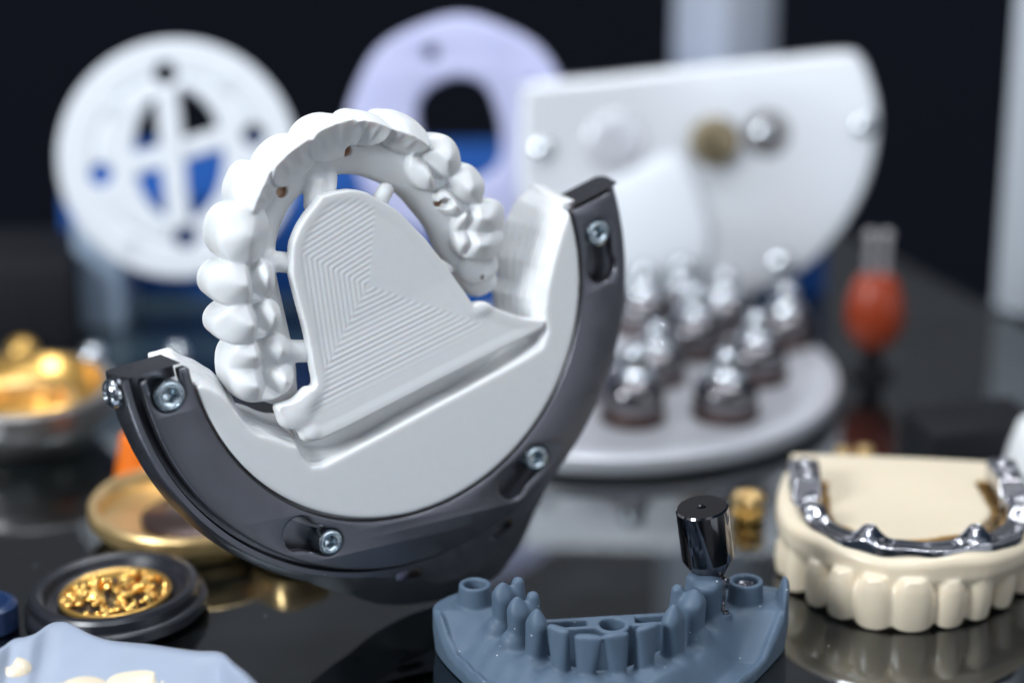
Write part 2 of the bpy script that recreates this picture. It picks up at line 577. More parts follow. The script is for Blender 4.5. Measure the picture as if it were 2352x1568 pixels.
# clamp flange with keyhole slots
RI, RO = 4.56, 5.58
SCR = [191.1, 248.6, 308.4, 367.3]
F0, F1 = 186.3, 375.2
def arc(r, a, b, n): return [pol(r, a + (b - a) * i / (n - 1)) for i in range(n)]
def keyhole(s, r=5.05):
    big, nar = s - 8.3, .285
    lp = []
    n = 14
    c = pol(r, big)
    half = math.asin(nar / .36)
    t = R(big + 90)            # direction towards the screw
    for k in range(n + 1):
        a = t + half + (2 * PI - 2 * half) * k / n
        lp.append((c[0] + .36 * math.cos(a), c[1] + .36 * math.sin(a)))
    for k in range(1, 6): lp.append(pol(r + nar, big + 3.6 + (s - big - 3.6) * k / 5))
    c = pol(r, s); t = R(s)
    for k in range(1, 10):
        a = t + PI * k / 10
        lp.append((c[0] + nar * math.cos(a), c[1] + nar * math.sin(a)))
    for k in range(5, 0, -1): lp.append(pol(r - nar, big + 3.6 + (s - big - 3.6) * k / 5))
    return lp
outer = arc(RI, F1, F0 + .6, 90) + [pol(RI + .05, F0), pol(4.70, F0)]
c = pol(5.12, SCR[0])
outer += [pol(5.12 - .345, F0 + k * (SCR[0] - F0) / 4) for k in range(0, 4)]
outer += [(c[0] + .345 * math.cos(R(SCR[0] + 180 - k * 18)), c[1] + .345 * math.sin(R(SCR[0] + 180 - k * 18))) for k in range(0, 11)]
outer += [pol(5.12 + .345, F0 + k * (SCR[0] - F0) / 4) for k in range(3, -1, -1)]
outer += [pol(5.53, F0), pol(RO, F0 + .5)] + arc(RO, F0 + .9, F1, 120)
FLG = put('clamp_flange', plate2d([outer] + [keyhole(s) for s in SCR[1:]], -.27, 0.0, .05, MB), MT['holder'], HOLD)

def socket_screw(r, h, hexr, text=False):
    """cap screw, axis z, underside at 0"""
    n = 48
    rings = []
    def ring(rad, z, hexa=False):
        o = []
        for i in range(n):
            a = 2 * PI * i / n
            rr = rad
            if hexa: rr = rad * math.cos(PI / 6) / math.cos(((a + PI / 6) % (PI / 3)) - PI / 6)
            o.append((rr * math.cos(a), rr * math.sin(a), z))
        rings.append(o)
    ring(r, -.6); ring(r, h - .05); ring(r - .012, h - .02); ring(r - .05, h); ring(r - .075, h); ring(r - .09, h - .012)
    ring(hexr + .035, h - .012); ring(hexr, h - .03, True); ring(hexr, h - .26, True); ring(hexr * .35, h - .29)
    v = [p for q in rings for p in q]
    f = []
    for k in range(len(rings) - 1):
        for i in range(n):
            a, b = k * n + i, k * n + (i + 1) % n
            f.append((a, b, b + n, a + n))
    f.append(tuple(range((len(rings) - 1) * n, len(rings) * n)))
    return mesh(v, f, True, 30)

def lettering(txt, size, depth):
    cu = bpy.data.curves.new('t', 'FONT'); cu.body = txt; cu.size = size; cu.extrude = depth
    cu.align_x, cu.align_y = 'CENTER', 'CENTER'
    o = bpy.data.objects.new('t', cu); COL.objects.link(o)
    dg = bpy.context.evaluated_depsgraph_get(); dg.update()
    me = bpy.data.meshes.new_from_object(o.evaluated_get(dg))
    bpy.data.objects.remove(o)
    return me

for i, (s, rr, hr, hh) in enumerate(zip(SCR, (5.12, 5.05, 5.05, 5.05), (.315, .27, .27, .275), (.12, .06, .05, .05))):
    P = MB @ Matrix.Translation((*pol(rr, s), 0)) @ Matrix.Rotation(R(14 + 40 * i), 4, 'Z')
    me = socket_screw(hr, hh, hr * .48); me.transform(P)
    sc = put('socket_screw', me, MT['zinc'], HOLD)
    for k, tx in enumerate(('8.8', 'B', 'B')):
        ang = (10, 150, 215)[k] - (14 + 40 * i)
        lt = lettering(tx, .10 if k == 0 else .08, .008)
        lt.transform(P @ Matrix.Rotation(R(ang), 4, 'Z') @ Matrix.Translation((hr * .70, 0, hh - .006)) @ Matrix.Rotation(-PI / 2, 4, 'Z'))
        put('stamp', lt, MT['steel'], sc)
# button head screw on the outer wall
rad = Vector((*pol(1, 188.6), 0))
P = MB @ frame_m(Vector((*pol(5.96, 188.8), -.66)), rad)
me = lathe([(.30, -.05), (.30, .02), (.29, .06), (.25, .12), (.18, .165), (.12, .18), (.10, .12), (.0, .11)], 40, P)
put('button_screw', me, MT['steel'], HOLD)

# ------------------------------------------------------------------ milled blank
BLANK = thing('milled_blank', 'white milled resin blank with an upper jaw arch of teeth and a ridged palate plate', 'dental blank', base)

# disc body: the cut edge at the face (F) and at the back (B)
Fp = [L2(*q) for q in ((463, 884), (482, 891), (508, 906), (526, 926), (539, 946), (549, 956), (568, 980), (593, 998), (613, 1002), (635, 1009), (659, 1018),
                       (684, 1026), (696, 1052), (716, 1071), (742, 1070), (800, 1040), (900, 987), (1000, 933), (1100, 880), (1200, 826), (1246, 797), (1259, 760), (1252, 715), (1258, 660), (1272, 600), (1292, 530), (1312, 478))]
Bp = [L2(*q, -1.25) for q in ((392, 800), (420, 818), (449, 828), (484, 847), (508, 870), (526, 894), (541, 924), (556, 928), (575, 934), (590, 941), (612, 948), (635, 951),
                              (655, 962), (690, 1000), (742, 1020), (800, 1000), (900, 945), (1000, 890), (1080, 845), (1125, 780), (1137, 700), (1135, 668), (1148, 637), (1146, 590), (1156, 555), (1168, 505), (1192, 455), (1218, 436), (1229, 421), (1254, 426), (1281, 452))]
def closed_by_circle(P, r=6.5):
    a0 = math.degrees(math.atan2(P[0][1], P[0][0])) % 360
    a1 = math.degrees(math.atan2(P[-1][1], P[-1][0])) % 360
    if a1 < 180: a1 += 360
    return P + [pol(r, a1 + (a0 - a1) * i / 60) for i in range(61)]
V = Vol((-5.1, -5.1, -1.6), (5.1, 2.6, .15), .036)
sl, X, Y, Z = V.whole()
dF = poly_sdf(X[..., 0], Y[..., 0], closed_by_circle(Fp))
dB = poly_sdf(X[..., 0], Y[..., 0], closed_by_circle(Bp))
xx, yy = X[..., 0], Y[..., 0]
wob = .03 * np.sin(3.1 * xx + 1.3 * yy) + .02 * np.sin(7.3 * xx - 4.1 * yy) + .012 * np.sin(15 * xx + 9 * yy)
zq = -Z
st = .17
fr = zq / st + 3 * wob[..., None]
q = (np.floor(fr) + np.clip((fr - np.floor(fr) - .55) / .45, 0, 1)) * st          # tool steps in the cut wall
tau = np.clip(q / 1.25, 0, 1.0)
d = (1 - tau) * dF[..., None] + tau * dB[..., None] + (wob * .5)[..., None] * tau
rr = np.hypot(xx, yy)[..., None]
rim = np.where(Z > -.28, 4.50, 4.86)
d = np.maximum(d * .85, rr - rim)
V.f[:] = smax(smax(d, Z + .0, .05), -1.4 - Z, .05)
# groove behind the plate edge
ga, gb = L3(738, 1034, -.30), L3(1238, 772, -.30)
Vm = V.meshes(2, MB)
put('disc_body', Vm[0], MT['white'], BLANK)

# ---- palate plate with its tool terraces
hp = -.10
PL = [L2(*q, -.30 if i_ < 12 else hp) for i_, q in enumerate(((717, 467), (703, 484), (685, 510), (676, 528), (669, 545), (664, 562), (662, 600), (664, 636), (677, 687), (698, 767), (709, 834), (716, 880),
      (706, 905), (672, 925), (644, 932), (640, 946), (660, 968), (684, 985), (700, 1000), (735, 1008), (800, 977), (900, 926), (1000, 875), (1100, 825), (1200, 776), (1244, 752), (1252, 735),
      (1200, 730), (1150, 712), (1112, 698), (1092, 700), (1089, 703), (1076, 683), (1046, 640), (1026, 610), (1003, 581), (977, 548), (947, 518), (911, 482), (861, 453), (839, 441), (805, 437), (773, 442), (740, 452)))]
V = Vol((-3.6, -3.6, -.9), (3.8, 2.4, .35), .026)
sl, X, Y, Z = V.whole()
xx, yy = X[..., 0], Y[..., 0]
PL = smooth_loop(PL[:18], 3, False) + PL[18:28] + smooth_loop(PL[28:], 3, False)
dP = poly_sdf(xx, yy, PL)
c0 = L3(847, 657, hp)
def dirn(ax, ay, bx, by):
    """unit normal of the picture line a-b, pointing away from the centre"""
    a, b = L3(ax, ay, hp), L3(bx, by, hp)
    e = (b - a).normalized(); nn = Vector((e.y, -e.x, 0))
    if nn.dot(a - c0) < 0: nn = -nn
    return nn
dirs = [dirn(735, 1008, 1244, 752), dirn(725, 560, 760, 800), dirn(700, 560, 830, 480), dirn(1003, 581, 1076, 683)]
lev = [1.0, 1.0, 1.0, 1.25]
dd = None
for nn, s in zip(dirs, lev):
    q = ((xx - c0.x) * nn.x + (yy - c0.y) * nn.y) * s
    dd = q if dd is None else np.maximum(dd, q)
sp_ = .108
ph = (dd / sp_) % 1.0
amp = .62 * np.where(((xx - c0.x) * dirs[3].x + (yy - c0.y) * dirs[3].y) * lev[3] >= dd - 1e-5, .017, .026)
ter = amp * (np.abs(2 * ph - 1) ** 1.5 - .5)
inside = np.clip((-dP - .14) / .14, 0, 1)
sb = (xx - c0.x) * dirs[0].x + (yy - c0.y) * dirs[0].y
fade = np.clip((2.05 - sb) / .35, 0, 1)
topz = hp + .0 - .012 * inside + ter * inside * fade + .10 * np.clip((sb - .6) / 2.2, 0, 1) ** 1.2
d = smax(smax(np.broadcast_to(dP[..., None], V.f.shape), Z - topz[..., None], .025), -.40 - Z, .04)
V.f[:] = d
lump = [((672, 955), (.34, .26, .20), -.24), ((704, 915), (.20, .26, .18), -.22), ((708, 998), (.18, .14, .14), -.16), ((1104, 706), (.18, .10, .12), -.20)]
for (px, py), r3, h in lump:
    c = L3(px, py, h)
    lo, hi = bb([c], .5)
    V.add(ell(c, r3), lo, hi, .16)
Vm = V.meshes(1, MB)
put('palate_plate', Vm[0], MT['white'], BLANK)

# ---- floor of the trough that joins plate and disc
tr = [L2(*q, -.45) for q in ((690, 990), (700, 1060), (760, 1060), (1252, 800), (1262, 745), (1225, 720), (760, 950))]
put('web', plate2d([tr], -1.15, -.78, .03, MB), MT['white'], BLANK)

# ---- dental arch
outl = [(lambda v: (v[0] * .955, v[1] * .955 - .02))(L2(*q, -.75)) for q in ((1150, 600), (1146, 540), (1128, 470), (1090, 415), (1045, 372), (985, 318), (950, 290), (890, 276), (800, 270), (722, 288), (660, 322), (606, 365), (560, 412), (536, 462), (508, 500), (494, 540), (492, 600), (488, 650), (492, 700), (502, 760), (514, 820), (530, 870), (556, 905))]
inl = [L2(*q, -.76) for q in ((587, 914), (612, 924), (640, 931), (664, 926), (683, 905), (682, 872), (680, 836), (669, 780), (654, 713), (638, 640), (634, 600), (634, 572), (639, 536), (654, 497), (672, 467), (701, 438), (736, 415), (763, 405), (800, 401), (839, 407), (888, 427), (921, 449), (954, 485), (987, 528), (1010, 580), (1046, 634), (1066, 663), (1090, 682), (1118, 676), (1141, 653))]
band = smooth_loop(outl + inl, 3)
V = Vol((-4.0, -3.2, -1.75), (3.6, 5.2, .35), .027)
sl, X, Y, Z = V.whole()
dA = poly_sdf(X[..., 0], Y[..., 0], band)
zt = -.47 - .26 * np.clip(1 - (-dA) / .55, 0, 1) ** 2
V.f[:] = smax(smax(np.broadcast_to(dA[..., None], V.f.shape), (Z - zt[..., None]) * .9, .10), -1.08 - Z, .1)
def smax_np(a, b, k):
    t = np.clip(.5 + .5 * (a - b) / k, 0, 1)
    return a * t + b * (1 - t) + k * t * (1 - t)
def post_top(a, b, qm, cusps, h0, seed):
    """cones for the cusps; the fissures are where the cones meet.  cusp = (t, q, height, slope along, slope in, slope out)"""
    def top(t, q):
        z = None
        tt = t + .018 * np.sin(9 * q + seed); qq = q + .018 * np.sin(8 * t + 2 * seed)
        for ct, cq, h, st, si, so in cusps:
            dq = qq - cq
            dq = np.where(dq > 0, (np.abs(dq) ** 1.7 * so * 1.15 if so < 1.6 and cq > qm - .05 else dq * so), dq * si)
            zz = h0 + h - np.sqrt((st * (tt - ct)) ** 2 + dq ** 2 + .0012) + .03
            z = zz if z is None else smax_np(z, zz, .018)
        return z + .003 * np.sin(17 * t + 3 * seed) * np.sin(13 * q + seed)
    return top
def inc_top(a, b, qm, edge, low, seed, canine=0.0):
    def top(t, q):
        u = t / a
        edge_q = qm + .075 * (1 - np.clip(u * u, 0, 1)) - .02
        x = edge_q - q
        w = qm + b
        xi = np.clip(x / w, 0, 1.3)
        z = edge - low * (xi ** 1.15) - canine * np.abs(u) ** 1.4
        z = z - .05 * np.sin(np.clip(xi, 0, 1) * PI) * (1 - .9 * np.clip(np.abs(u), 0, 1) ** 3)          # hollow with marginal ridges
        z = z + .030 * np.exp(-((u - .25) / .13) ** 2) * np.sin(np.clip(xi * 1.2, 0, 1) * PI) + .025 * np.exp(-((u + .3) / .12) ** 2) * np.sin(np.clip(xi * 1.3, 0, 1) * PI)
        z = z - np.clip(-x, 0, 2) * (.50 / max(b - qm, .15)) - np.clip(-x - .6 * (b - qm), 0, 2) * 1.2
        return z + .004 * np.sin(t * 11 + seed) * np.sin(q * 9) + .003 * np.sin(t * 23 + q * 14 + seed)
    return top
TE = [  # contact a, contact b, outermost point, innermost point, kind
    ((603, 918), (593, 782), (514, 830), (676, 842), 'molar'),
    ((593, 782), (580, 698), (481, 721), (643, 724), 'pre'),
    ((580, 698), (574, 603), (471, 634), (629, 641), 'pre'),
    ((574, 603), (588, 482), (490, 531), (616, 541), 'pre1'),
    ((588, 482), (628, 390), (536, 430), (628, 452), 'can'),
    ((624, 392), (719, 313), (626, 338), (684, 412), 'inc'),
    ((716, 310), (827, 271), (757, 261), (768, 368), 'inc'),
    ((823, 277), (900, 297), (850, 258), (860, 345), 'inc'),
    ((897, 297), (988, 337), (945, 267), (926, 356), 'can'),
    ((986, 337), (1041, 414), (1044, 338), (957, 436), 'pre'),
    ((1039, 413), (1100, 473), (1104, 405), (1022, 492), 'pre'),
    ((1099, 472), (1094, 592), (1162, 490), (1036, 562), 'molar'),
    ((1094, 590), (1100, 660), (1150, 620), (1062, 640), 'ret')]
TOOTH_LABELS = []
for i, (pa, pb, po, pi_, kd) in enumerate(TE):
    hk = .04 if kd in ('inc', 'can') else -.05
    A, B, O, I = L3(*pa, hk), L3(*pb, hk), L3(*po, -.5), L3(*pi_, -.42)
    td = (B - A).normalized(); td.z = 0; td.normalize()
    bd = Vector((-td.y, td.x, 0))
    if bd.dot(O - I) < 0: bd = -bd
    a = (B - A).length / 2 * (1.14 if kd == 'inc' else 1.2)
    qo, qi = (O - (A + B) / 2).dot(bd), (I - (A + B) / 2).dot(bd)
    mid = (A + B) / 2
    b = max((qo - qi) / 2, .34)
    c = mid + bd * ((qo + qi) / 2); c.z = 0
    qm = -(qo + qi) / 2
    od = Vector((0, 0, 1))
    so = .55 / max(b - qm, .2)
    if kd == 'molar':
        C_ = [(-.42 * a, qm + .09, .02, .75, 1.4, so), (.42 * a, qm + .07, -.01, .8, 1.4, so), (-.46 * a, qm - .62 * (qm + b), -.06, .85, .9, 1.5), (.40 * a, qm - .58 * (qm + b), -.12, .7, .8, 1.1),
              (-.95 * a, qm - .3 * (qm + b), -.20, 1.3, .4, .4), (.95 * a, qm - .3 * (qm + b), -.22, 1.3, .4, .4)]
        fn = tooth_fn(c, td, bd, od, a, b, post_top(a, b, qm, C_, -.02, i), .06, 2.5, .07, 1.15)
    elif kd == 'ret':
        fn = tooth_fn(c, td, bd, od, a, b, lambda t, q: -.42 + 0 * t, .2, 2.4, .2, 1.1)
    elif kd == 'pre':
        C_ = [(0, qm + .10, .04, .55, 1.6, so * 1.1), (.03, qm - .58 * (qm + b), -.04, .60, 1.0, 1.7), (-.92 * a, qm - .28 * (qm + b), -.22, 1.2, .45, .5), (.92 * a, qm - .28 * (qm + b), -.22, 1.2, .45, .5)]
        fn = tooth_fn(c, td, bd, od, a, b, post_top(a, b, qm, C_, .0, i), .07, 2.15, .06, 1.15)
    elif kd == 'pre1':
        C_ = [(0, qm + .06, .04, .40, .75, so), (-.1, qm - .75 * (qm + b), -.36, .5, .6, .5), (.5 * a, qm - .3 * (qm + b), -.24, .5, .6, .6)]
        fn = tooth_fn(c, td, bd, od, a, b, post_top(a, b, qm, C_, .0, i), .06, 2.15, .06, 1.15)
    elif kd == 'can':
        fn = tooth_fn(c, td, bd, od, a, b, inc_top(a, b, qm, .05, .36, i, .10), .05, 2.6, .05, 1.15)
    else:
        fn = tooth_fn(c, td, bd, od, a, b, inc_top(a, b, qm, .05, .36, i), .03, 2.05, .04, 1.15)
    m_ = max(a, b) + .25
    V.add(fn, (c.x - m_, c.y - m_, -1.2), (c.x + m_, c.y + m_, .34), .022, i + 1)
    TOOTH_LABELS.append(i + 1)
# connectors
for pa, pb, r, h in (((757, 408), (752, 460), .16, -.55), ((725, 420), (722, 470), .22, -.55), ((885, 438), (872, 462), .17, -.5), ((630, 600), (668, 604), .21, -.50), ((668, 806), (706, 806), .23, -.50), ((1000, 600), (1030, 618), .10, -.45)):
    addc(V, L3(*pa, h), L3(*pb, h), r, r, .12, 0)
holes = [((797, 346), .125, .28), ((650, 441), .125, .28), ((1010, 464), .11, .28), ((1108, 637), .055, .2)]
for (px, py), r, dp in holes:
    c = L3(px, py, -.46)
    cutc(V, c + Vector((.0, .0, -dp)), c + Vector((0, 0, .6)), r, r, .015)
Vm = V.meshes(1, MB)
ARCH = put('dental_arch', Vm[0], MT['white'], BLANK)
for i in TOOTH_LABELS:
    if i in Vm: put('tooth', Vm[i], MT['white'], ARCH)
for (px, py), r, dp in holes:  # added cups whose tan colour paints translucent glow into the holes
    c = L3(px, py, -.46)
    put('channel_glow_lining', lathe([(r + .015, -dp + .02), (r + .015, -.10), (r - .004, -.11), (r - .004, -dp + .06), (0, -dp + .055)], 24, MB @ Matrix.Translation(c)), MT['channel'], ARCH)
# ------------------------------------------------------------------ slate blue lower jaw model
def V3(*a): return np.array(a, np.float32)
JAW = thing('jaw_model', 'slate blue printed lower jaw model with bare teeth and two hollow round posts', 'dental model', (2.0, 46.0, 0))
V = Vol((-2.0, 42.9, -.05), (6.0, 48.9, 2.15), .034)
sl, X, Y, Z = V.whole()
xx, yy = X[..., 0], Y[..., 0]
basep = smooth_loop([(-1.62, 47.5), (-1.50, 46.9), (-1.10, 46.0), (-.55, 45.0), (.3, 44.0), (1.2, 43.45), (2.1, 43.35), (3.1, 43.6), (4.0, 44.4), (4.75, 45.6), (5.35, 46.7), (5.66, 47.4), (5.66, 48.1),
                     (5.2, 48.35), (4.5, 48.3), (4.15, 47.9), (3.95, 47.0), (3.55, 46.4), (2.6, 46.05), (1.5, 46.02), (.55, 46.3), (.22, 46.9), (.02, 47.7), (-.35, 48.2), (-.95, 48.22), (-1.35, 47.95)], 5)
dB_ = poly_sdf(xx, yy, basep)
archp = smooth_loop([(-.75, 47.75), (-.42, 47.0), (-.05, 46.25), (.38, 45.5), (.85, 44.95), (1.45, 44.66), (2.06, 44.74), (2.66, 45.05), (3.22, 45.6), (3.66, 46.35), (3.98, 47.05), (4.4, 47.8)], 6, False)
dA_ = seg_dist(xx, yy, archp, False)
front = np.clip((47.3 - yy) / .9, 0, 1)
sst = np.clip((dA_ - .34) / .50, 0, 1)
rightish = np.clip((xx - .2) / 1.0, 0, 1)
ztop = .95 - front * (.20 + .50 * (rightish * sst * sst * (3 - 2 * sst) + (1 - rightish) * np.clip((dA_ - .22) / .80, 0, 1) ** 1.1))
ztop = ztop + .035 * np.sin(4 * xx + 2 * yy) * front + .015 * np.sin(11 * xx - 7 * yy) * front
# raised trimmed rim of the outer wall
rimd = np.clip(1 - np.abs(dB_ + .10) / .13, 0, 1)
ztop = ztop + rimd * (.16 * np.clip((1.0 - xx) / 1.5, 0, 1) * np.clip((yy - 44.2), 0, 1) * np.clip((47.35 - yy) / .3, 0, 1) + .10 * np.clip((xx - 3.3) / 1.2, 0, 1))
# fin at the right end
ztop = ztop + .48 * np.clip(1 - np.hypot((xx - 5.62) / .16, (yy - 47.6) / .52) ** 2, 0, 1) ** .5
wallbat = dB_[..., None] + .10 * np.clip(.5 - Z, 0, .5)
V.f[:] = smax(smax(wallbat, Z - ztop[..., None], .045), -Z, .03)
# cross bar behind the incisors with its openings
def slab(x0, x1, y0, y1, z0, z1, sk=0.0):
    def fn(X, Y, Z):
        y = Y - sk * (X - 1.9)
        return np.maximum(np.maximum(np.maximum(x0 - X, X - x1), np.maximum(y0 - y, y - y1)), np.maximum(z0 - Z, Z - z1))
    return fn
sk = .13
V.add(slab(.1, 3.8, 46.52, 47.04, .0, .96, sk), (.0, 45.8, 0), (3.9, 47.6, 1.1), .02, 1)
for x0, x1 in ((.62, 1.52), (2.50, 3.25)):
    V.cut(slab(x0, x1, 46.64, 46.90, .55, 1.2, sk), (x0 - .1, 46.0, .4), (x1 + .1, 47.4, 1.2), .015, 1)
V.add(flatcyl((2.02, 46.62, .0), (2.02, 46.62, .955), .36, .36), (1.5, 46.1, 0), (2.5, 47.2, 1.2), .05, 1)
V.cut(flatcyl((2.02, 46.64, .5), (2.02, 46.64, 1.3), .25, .25), (1.6, 46.2, .4), (2.4, 47.1, 1.3), .015, 1)
# teeth
arcn = [Vector((*p, 0)) for p in archp]
def arch_dir(c):
    i = min(range(len(arcn)), key=lambda k: (arcn[k] - Vector((c[0], c[1], 0))).length)
    a, b = arcn[max(i - 2, 0)], arcn[min(i + 2, len(arcn) - 1)]
    t = (b - a).normalized()
    return t, Vector((t.y, -t.x, 0))
def peg_fn(c, td, bd, a0, a1, b0, b1, zt, zb, rise=0.0, k=.07, lean=0.0, tilt=0.0):
    """bare tooth: half width a1/b1 at the top, a0/b0 at the gum"""
    def fn(X, Y, Z):
        u = np.clip((Z - zb) / (zt - zb), -.4, 1.1)
        x, y = X - c[0], Y - c[1]
        t = x * td.x + y * td.y - tilt * (u - .5)
        q = x * bd.x + y * bd.y + lean * (1 - u)
        a = a0 + (a1 - a0) * u; b = b0 + (b1 - b0) * u
        rho = ((np.abs(t) / a) ** 2.5 + (np.abs(q) / b) ** 2.5 + 1e-9) ** .4
        top = zt - rise * np.sqrt((t / a1) ** 2 + .05 + .35 * (q / b1) ** 2)
        return smax((rho - 1) * np.minimum(a, b) * .9, (Z - top) * .8, k)
    return fn
JT = [((-.20, 46.72), .19, .27, .20, .22, 1.96, .46), ((.10, 46.12), .17, .26, .21, .20, 1.92, .46), ((.47, 45.52), .17, .29, .24, .16, 1.96, .44),
      ((.93, 44.97), .15, .265, .22, .10, 1.71, .01), ((1.46, 44.74), .15, .29, .22, .10, 1.66, .01), ((2.05, 44.80), .15, .27, .22, .10, 1.70, .03),
      ((2.62, 45.06), .155, .275, .22, .10, 1.73, .03), ((3.20, 45.60), .19, .34, .25, .16, 2.02, .46), ((3.64, 46.32), .20, .33, .26, .22, 1.98, .42), ((3.98, 47.00), .23, .36, .28, .30, 1.92, .20)]
for i, (c, a0, a1, b0, b1, zt, rise) in enumerate(JT):
    td, bd = arch_dir(c)
    g = Vector((c[0], c[1], .58 if 2 <= i <= 7 else .80)) + bd * .10
    V.add(ell(g, (.27, .27, .30)), *bb([g], .5), .16, 0)
    V.add(peg_fn(c, td, bd, a0, a1, b0, b1, zt, .55 if 2 <= i <= 7 else .75, rise, .035 if 2 < i < 7 else .09, .04, (.03, -.05, .06, -.09, .05, -.07, .08, -.05, .06, -.02)[i]), (c[0] - .6, c[1] - .6, .3), (c[0] + .6, c[1] + .6, 2.0), .02 if 2 < i < 7 else .06, 2 + i)
    if i in (0, 1, 8, 9):            # second cusp towards the tongue
        q = Vector((c[0], c[1], 0)) - bd * .34
        addc(V, (q.x, q.y, .9), (q.x - bd.x * .02, q.y - bd.y * .02, zt - .20), .23, .13, .12, 2 + i)
for i in range(1, len(JT) - 3):
    pass
# posts
addc(V, (-.76, 47.62, .80), (-.76, 47.62, 1.40), .385, .325, .05, 20, flatcyl)
cutc(V, (-.76, 47.62, .85), (-.76, 47.62, 1.6), .20, .235, .04, 20, flatcyl)
addc(V, (4.80, 47.72, .80), (4.80, 47.72, 1.42), .38, .355, .05, 21, flatcyl)
cutc(V, (4.80, 47.72, .80), (4.80, 47.72, 1.6), .235, .255, .03, 21, flatcyl)
addc(V, (4.33, 47.05, .70), (4.33, 47.05, 1.02), .16, .14, .05, 0, flatcyl)
cutc(V, (4.33, 47.05, .80), (4.33, 47.05, 1.3), .085, .085, .02, 0, flatcyl)
Vm = V.meshes(1)
JB = put('jaw_base', Vm[0], MT['blue'], JAW)
if 1 in Vm: put('cross_bar', Vm[1], MT['blue'], JAW)
for i in range(len(JT)):
    if 2 + i in Vm: put('tooth', Vm[2 + i], MT['blue'], JAW)
for l in (20, 21):
    if l in Vm: put('post', Vm[l], MT['blue'], JAW)
put('metal_insert', lathe([(.222, .86), (.222, 1.30), (.205, 1.31), (.165, 1.24), (.150, .95), (0, .94)], 32, Matrix.Translation((4.80, 47.72, 0))), MT['chrome'], JAW)
put('metal_insert', lathe([(.075, .86), (.082, 1.045), (.045, 1.05), (.04, .9), (0, .9)], 24, Matrix.Translation((4.33, 47.05, 0))), MT['chrome'], JAW)

# ------------------------------------------------------------------ steel scan body leaning behind the model
foot = Vector((4.10, 47.40, 1.30)); ax = Vector((-.20, .10, 1)).normalized()
top_ = ground(1612, 1163, 3.25)
ax = (top_ - foot).normalized()
SB = thing('scan_body', 'dark polished steel cylinder with a cone tip leaning up from the slate blue model', 'scan body', foot)
M_ = frame_m(foot, ax); Ln = (top_ - foot).length
put('body', lathe([(.14, .12), (.20, .22), (.24, .34), (.515, .80), (.535, .84), (.535, Ln - .04), (.505, Ln), (.09, Ln), (.075, Ln - .03), (.07, Ln - .25), (0, Ln - .26)], 64, M_), MT['darksteel'], SB)
put('neck', lathe([(0, -.30), (.13, -.30), (.15, -.12), (.15, .0), (.21, .05), (.21, .13), (.12, .18), (.12, .3), (0, .3)], 32, M_), MT['chrome'], SB)
arm0, arm1 = foot + ax * .52 + Vector((.12, .0, .0)), ground(1660, 1338, 1.62)
e = arm1 - arm0
put('arm', lathe([(0, 0), (.085, .0), (.085, e.length - .1), (0, e.length - .05)], 24, frame_m(arm0, e)), MT['darksteel'], SB)
put('arm_tip', lathe([(0, -.16), (.10, -.15), (.155, -.06), (.155, .03), (.12, .10), (.0, .12)], 28, frame_m(arm1, e + Vector((.3, 0, .2)))), MT['darksteel'], SB)
put('arm_pin', lathe([(0, -.75), (.05, -.74), (.065, -.45), (.05, -.42), (.075, -.3), (.06, -.1), (0, -.08)], 24, Matrix.Translation(arm1)), MT['darksteel'], SB)

# ------------------------------------------------------------------ ivory bridge lying on its biting edges
BRG = thing('dental_bridge', 'ivory full arch dental bridge standing on its teeth with a polished metal bar on top', 'dental bridge', (8.5, 50.5, 0))
V = Vol((5.2, 47.2, -.06), (12.6, 54.9, 2.0), .036)
sl, X, Y, Z = V.whole()
xx, yy = X[..., 0], Y[..., 0]
outer_top = [(8.45, 48.30), (7.65, 48.48), (6.95, 48.90), (6.30, 49.55), (5.88, 50.35), (5.78, 51.2), (5.88, 52.2), (6.12, 53.2)]
mirror = lambda p: (17.38 - p[0], p[1] + .04 * (8.7 - p[0]) * 0)
outer_arch = outer_top[::-1] + [mirror(p) for p in outer_top[1:]]
inner_off = [(8.69 + (p[0] - 8.69) * .70, 53.4 + (p[1] - 53.4) * .74) for p in outer_arch]
bandp = smooth_loop(outer_arch, 4, False) + smooth_loop(inner_off, 4, False)[::-1]
dT = poly_sdf(xx, yy, bandp)
tz = 1.58 + .05 * np.sin(2.2 * xx) - .10 * np.clip(1 - np.abs(dT) / .3, 0, 1) ** 2
V.f[:] = smax(smax(dT[..., None] + .75 * np.clip(1.12 - Z, 0, .8) ** 1.3, Z - tz[..., None], .14), .50 - Z, .2)
# palate plate
pal = smooth_loop([(8.69, 49.75), (7.8, 49.95), (7.1, 50.6), (6.75, 51.6), (6.55, 52.8), (6.42, 54.1), (6.62, 54.32), (8.7, 54.15), (11.0, 53.85), (11.5, 53.7), (11.0, 52.3), (10.5, 51.2), (9.9, 50.3), (9.3, 49.85)], 5)
dP2 = poly_sdf(xx, yy, pal)
pz = 1.42 + .10 * np.clip((yy - 51.0) / 3, 0, 1) - .06 * np.exp(-((xx - 8.8) ** 2 + (yy - 51.6) ** 2) / 1.6)
d = smax(smax(np.broadcast_to(dP2[..., None], V.f.shape), Z - pz[..., None], .10), .50 - Z, .05)
V.add(lambda a, b, c: d[tuple(slice(0, None) for _ in range(3))], V.lo, V.lo + V.h * V.n, .08, 1)
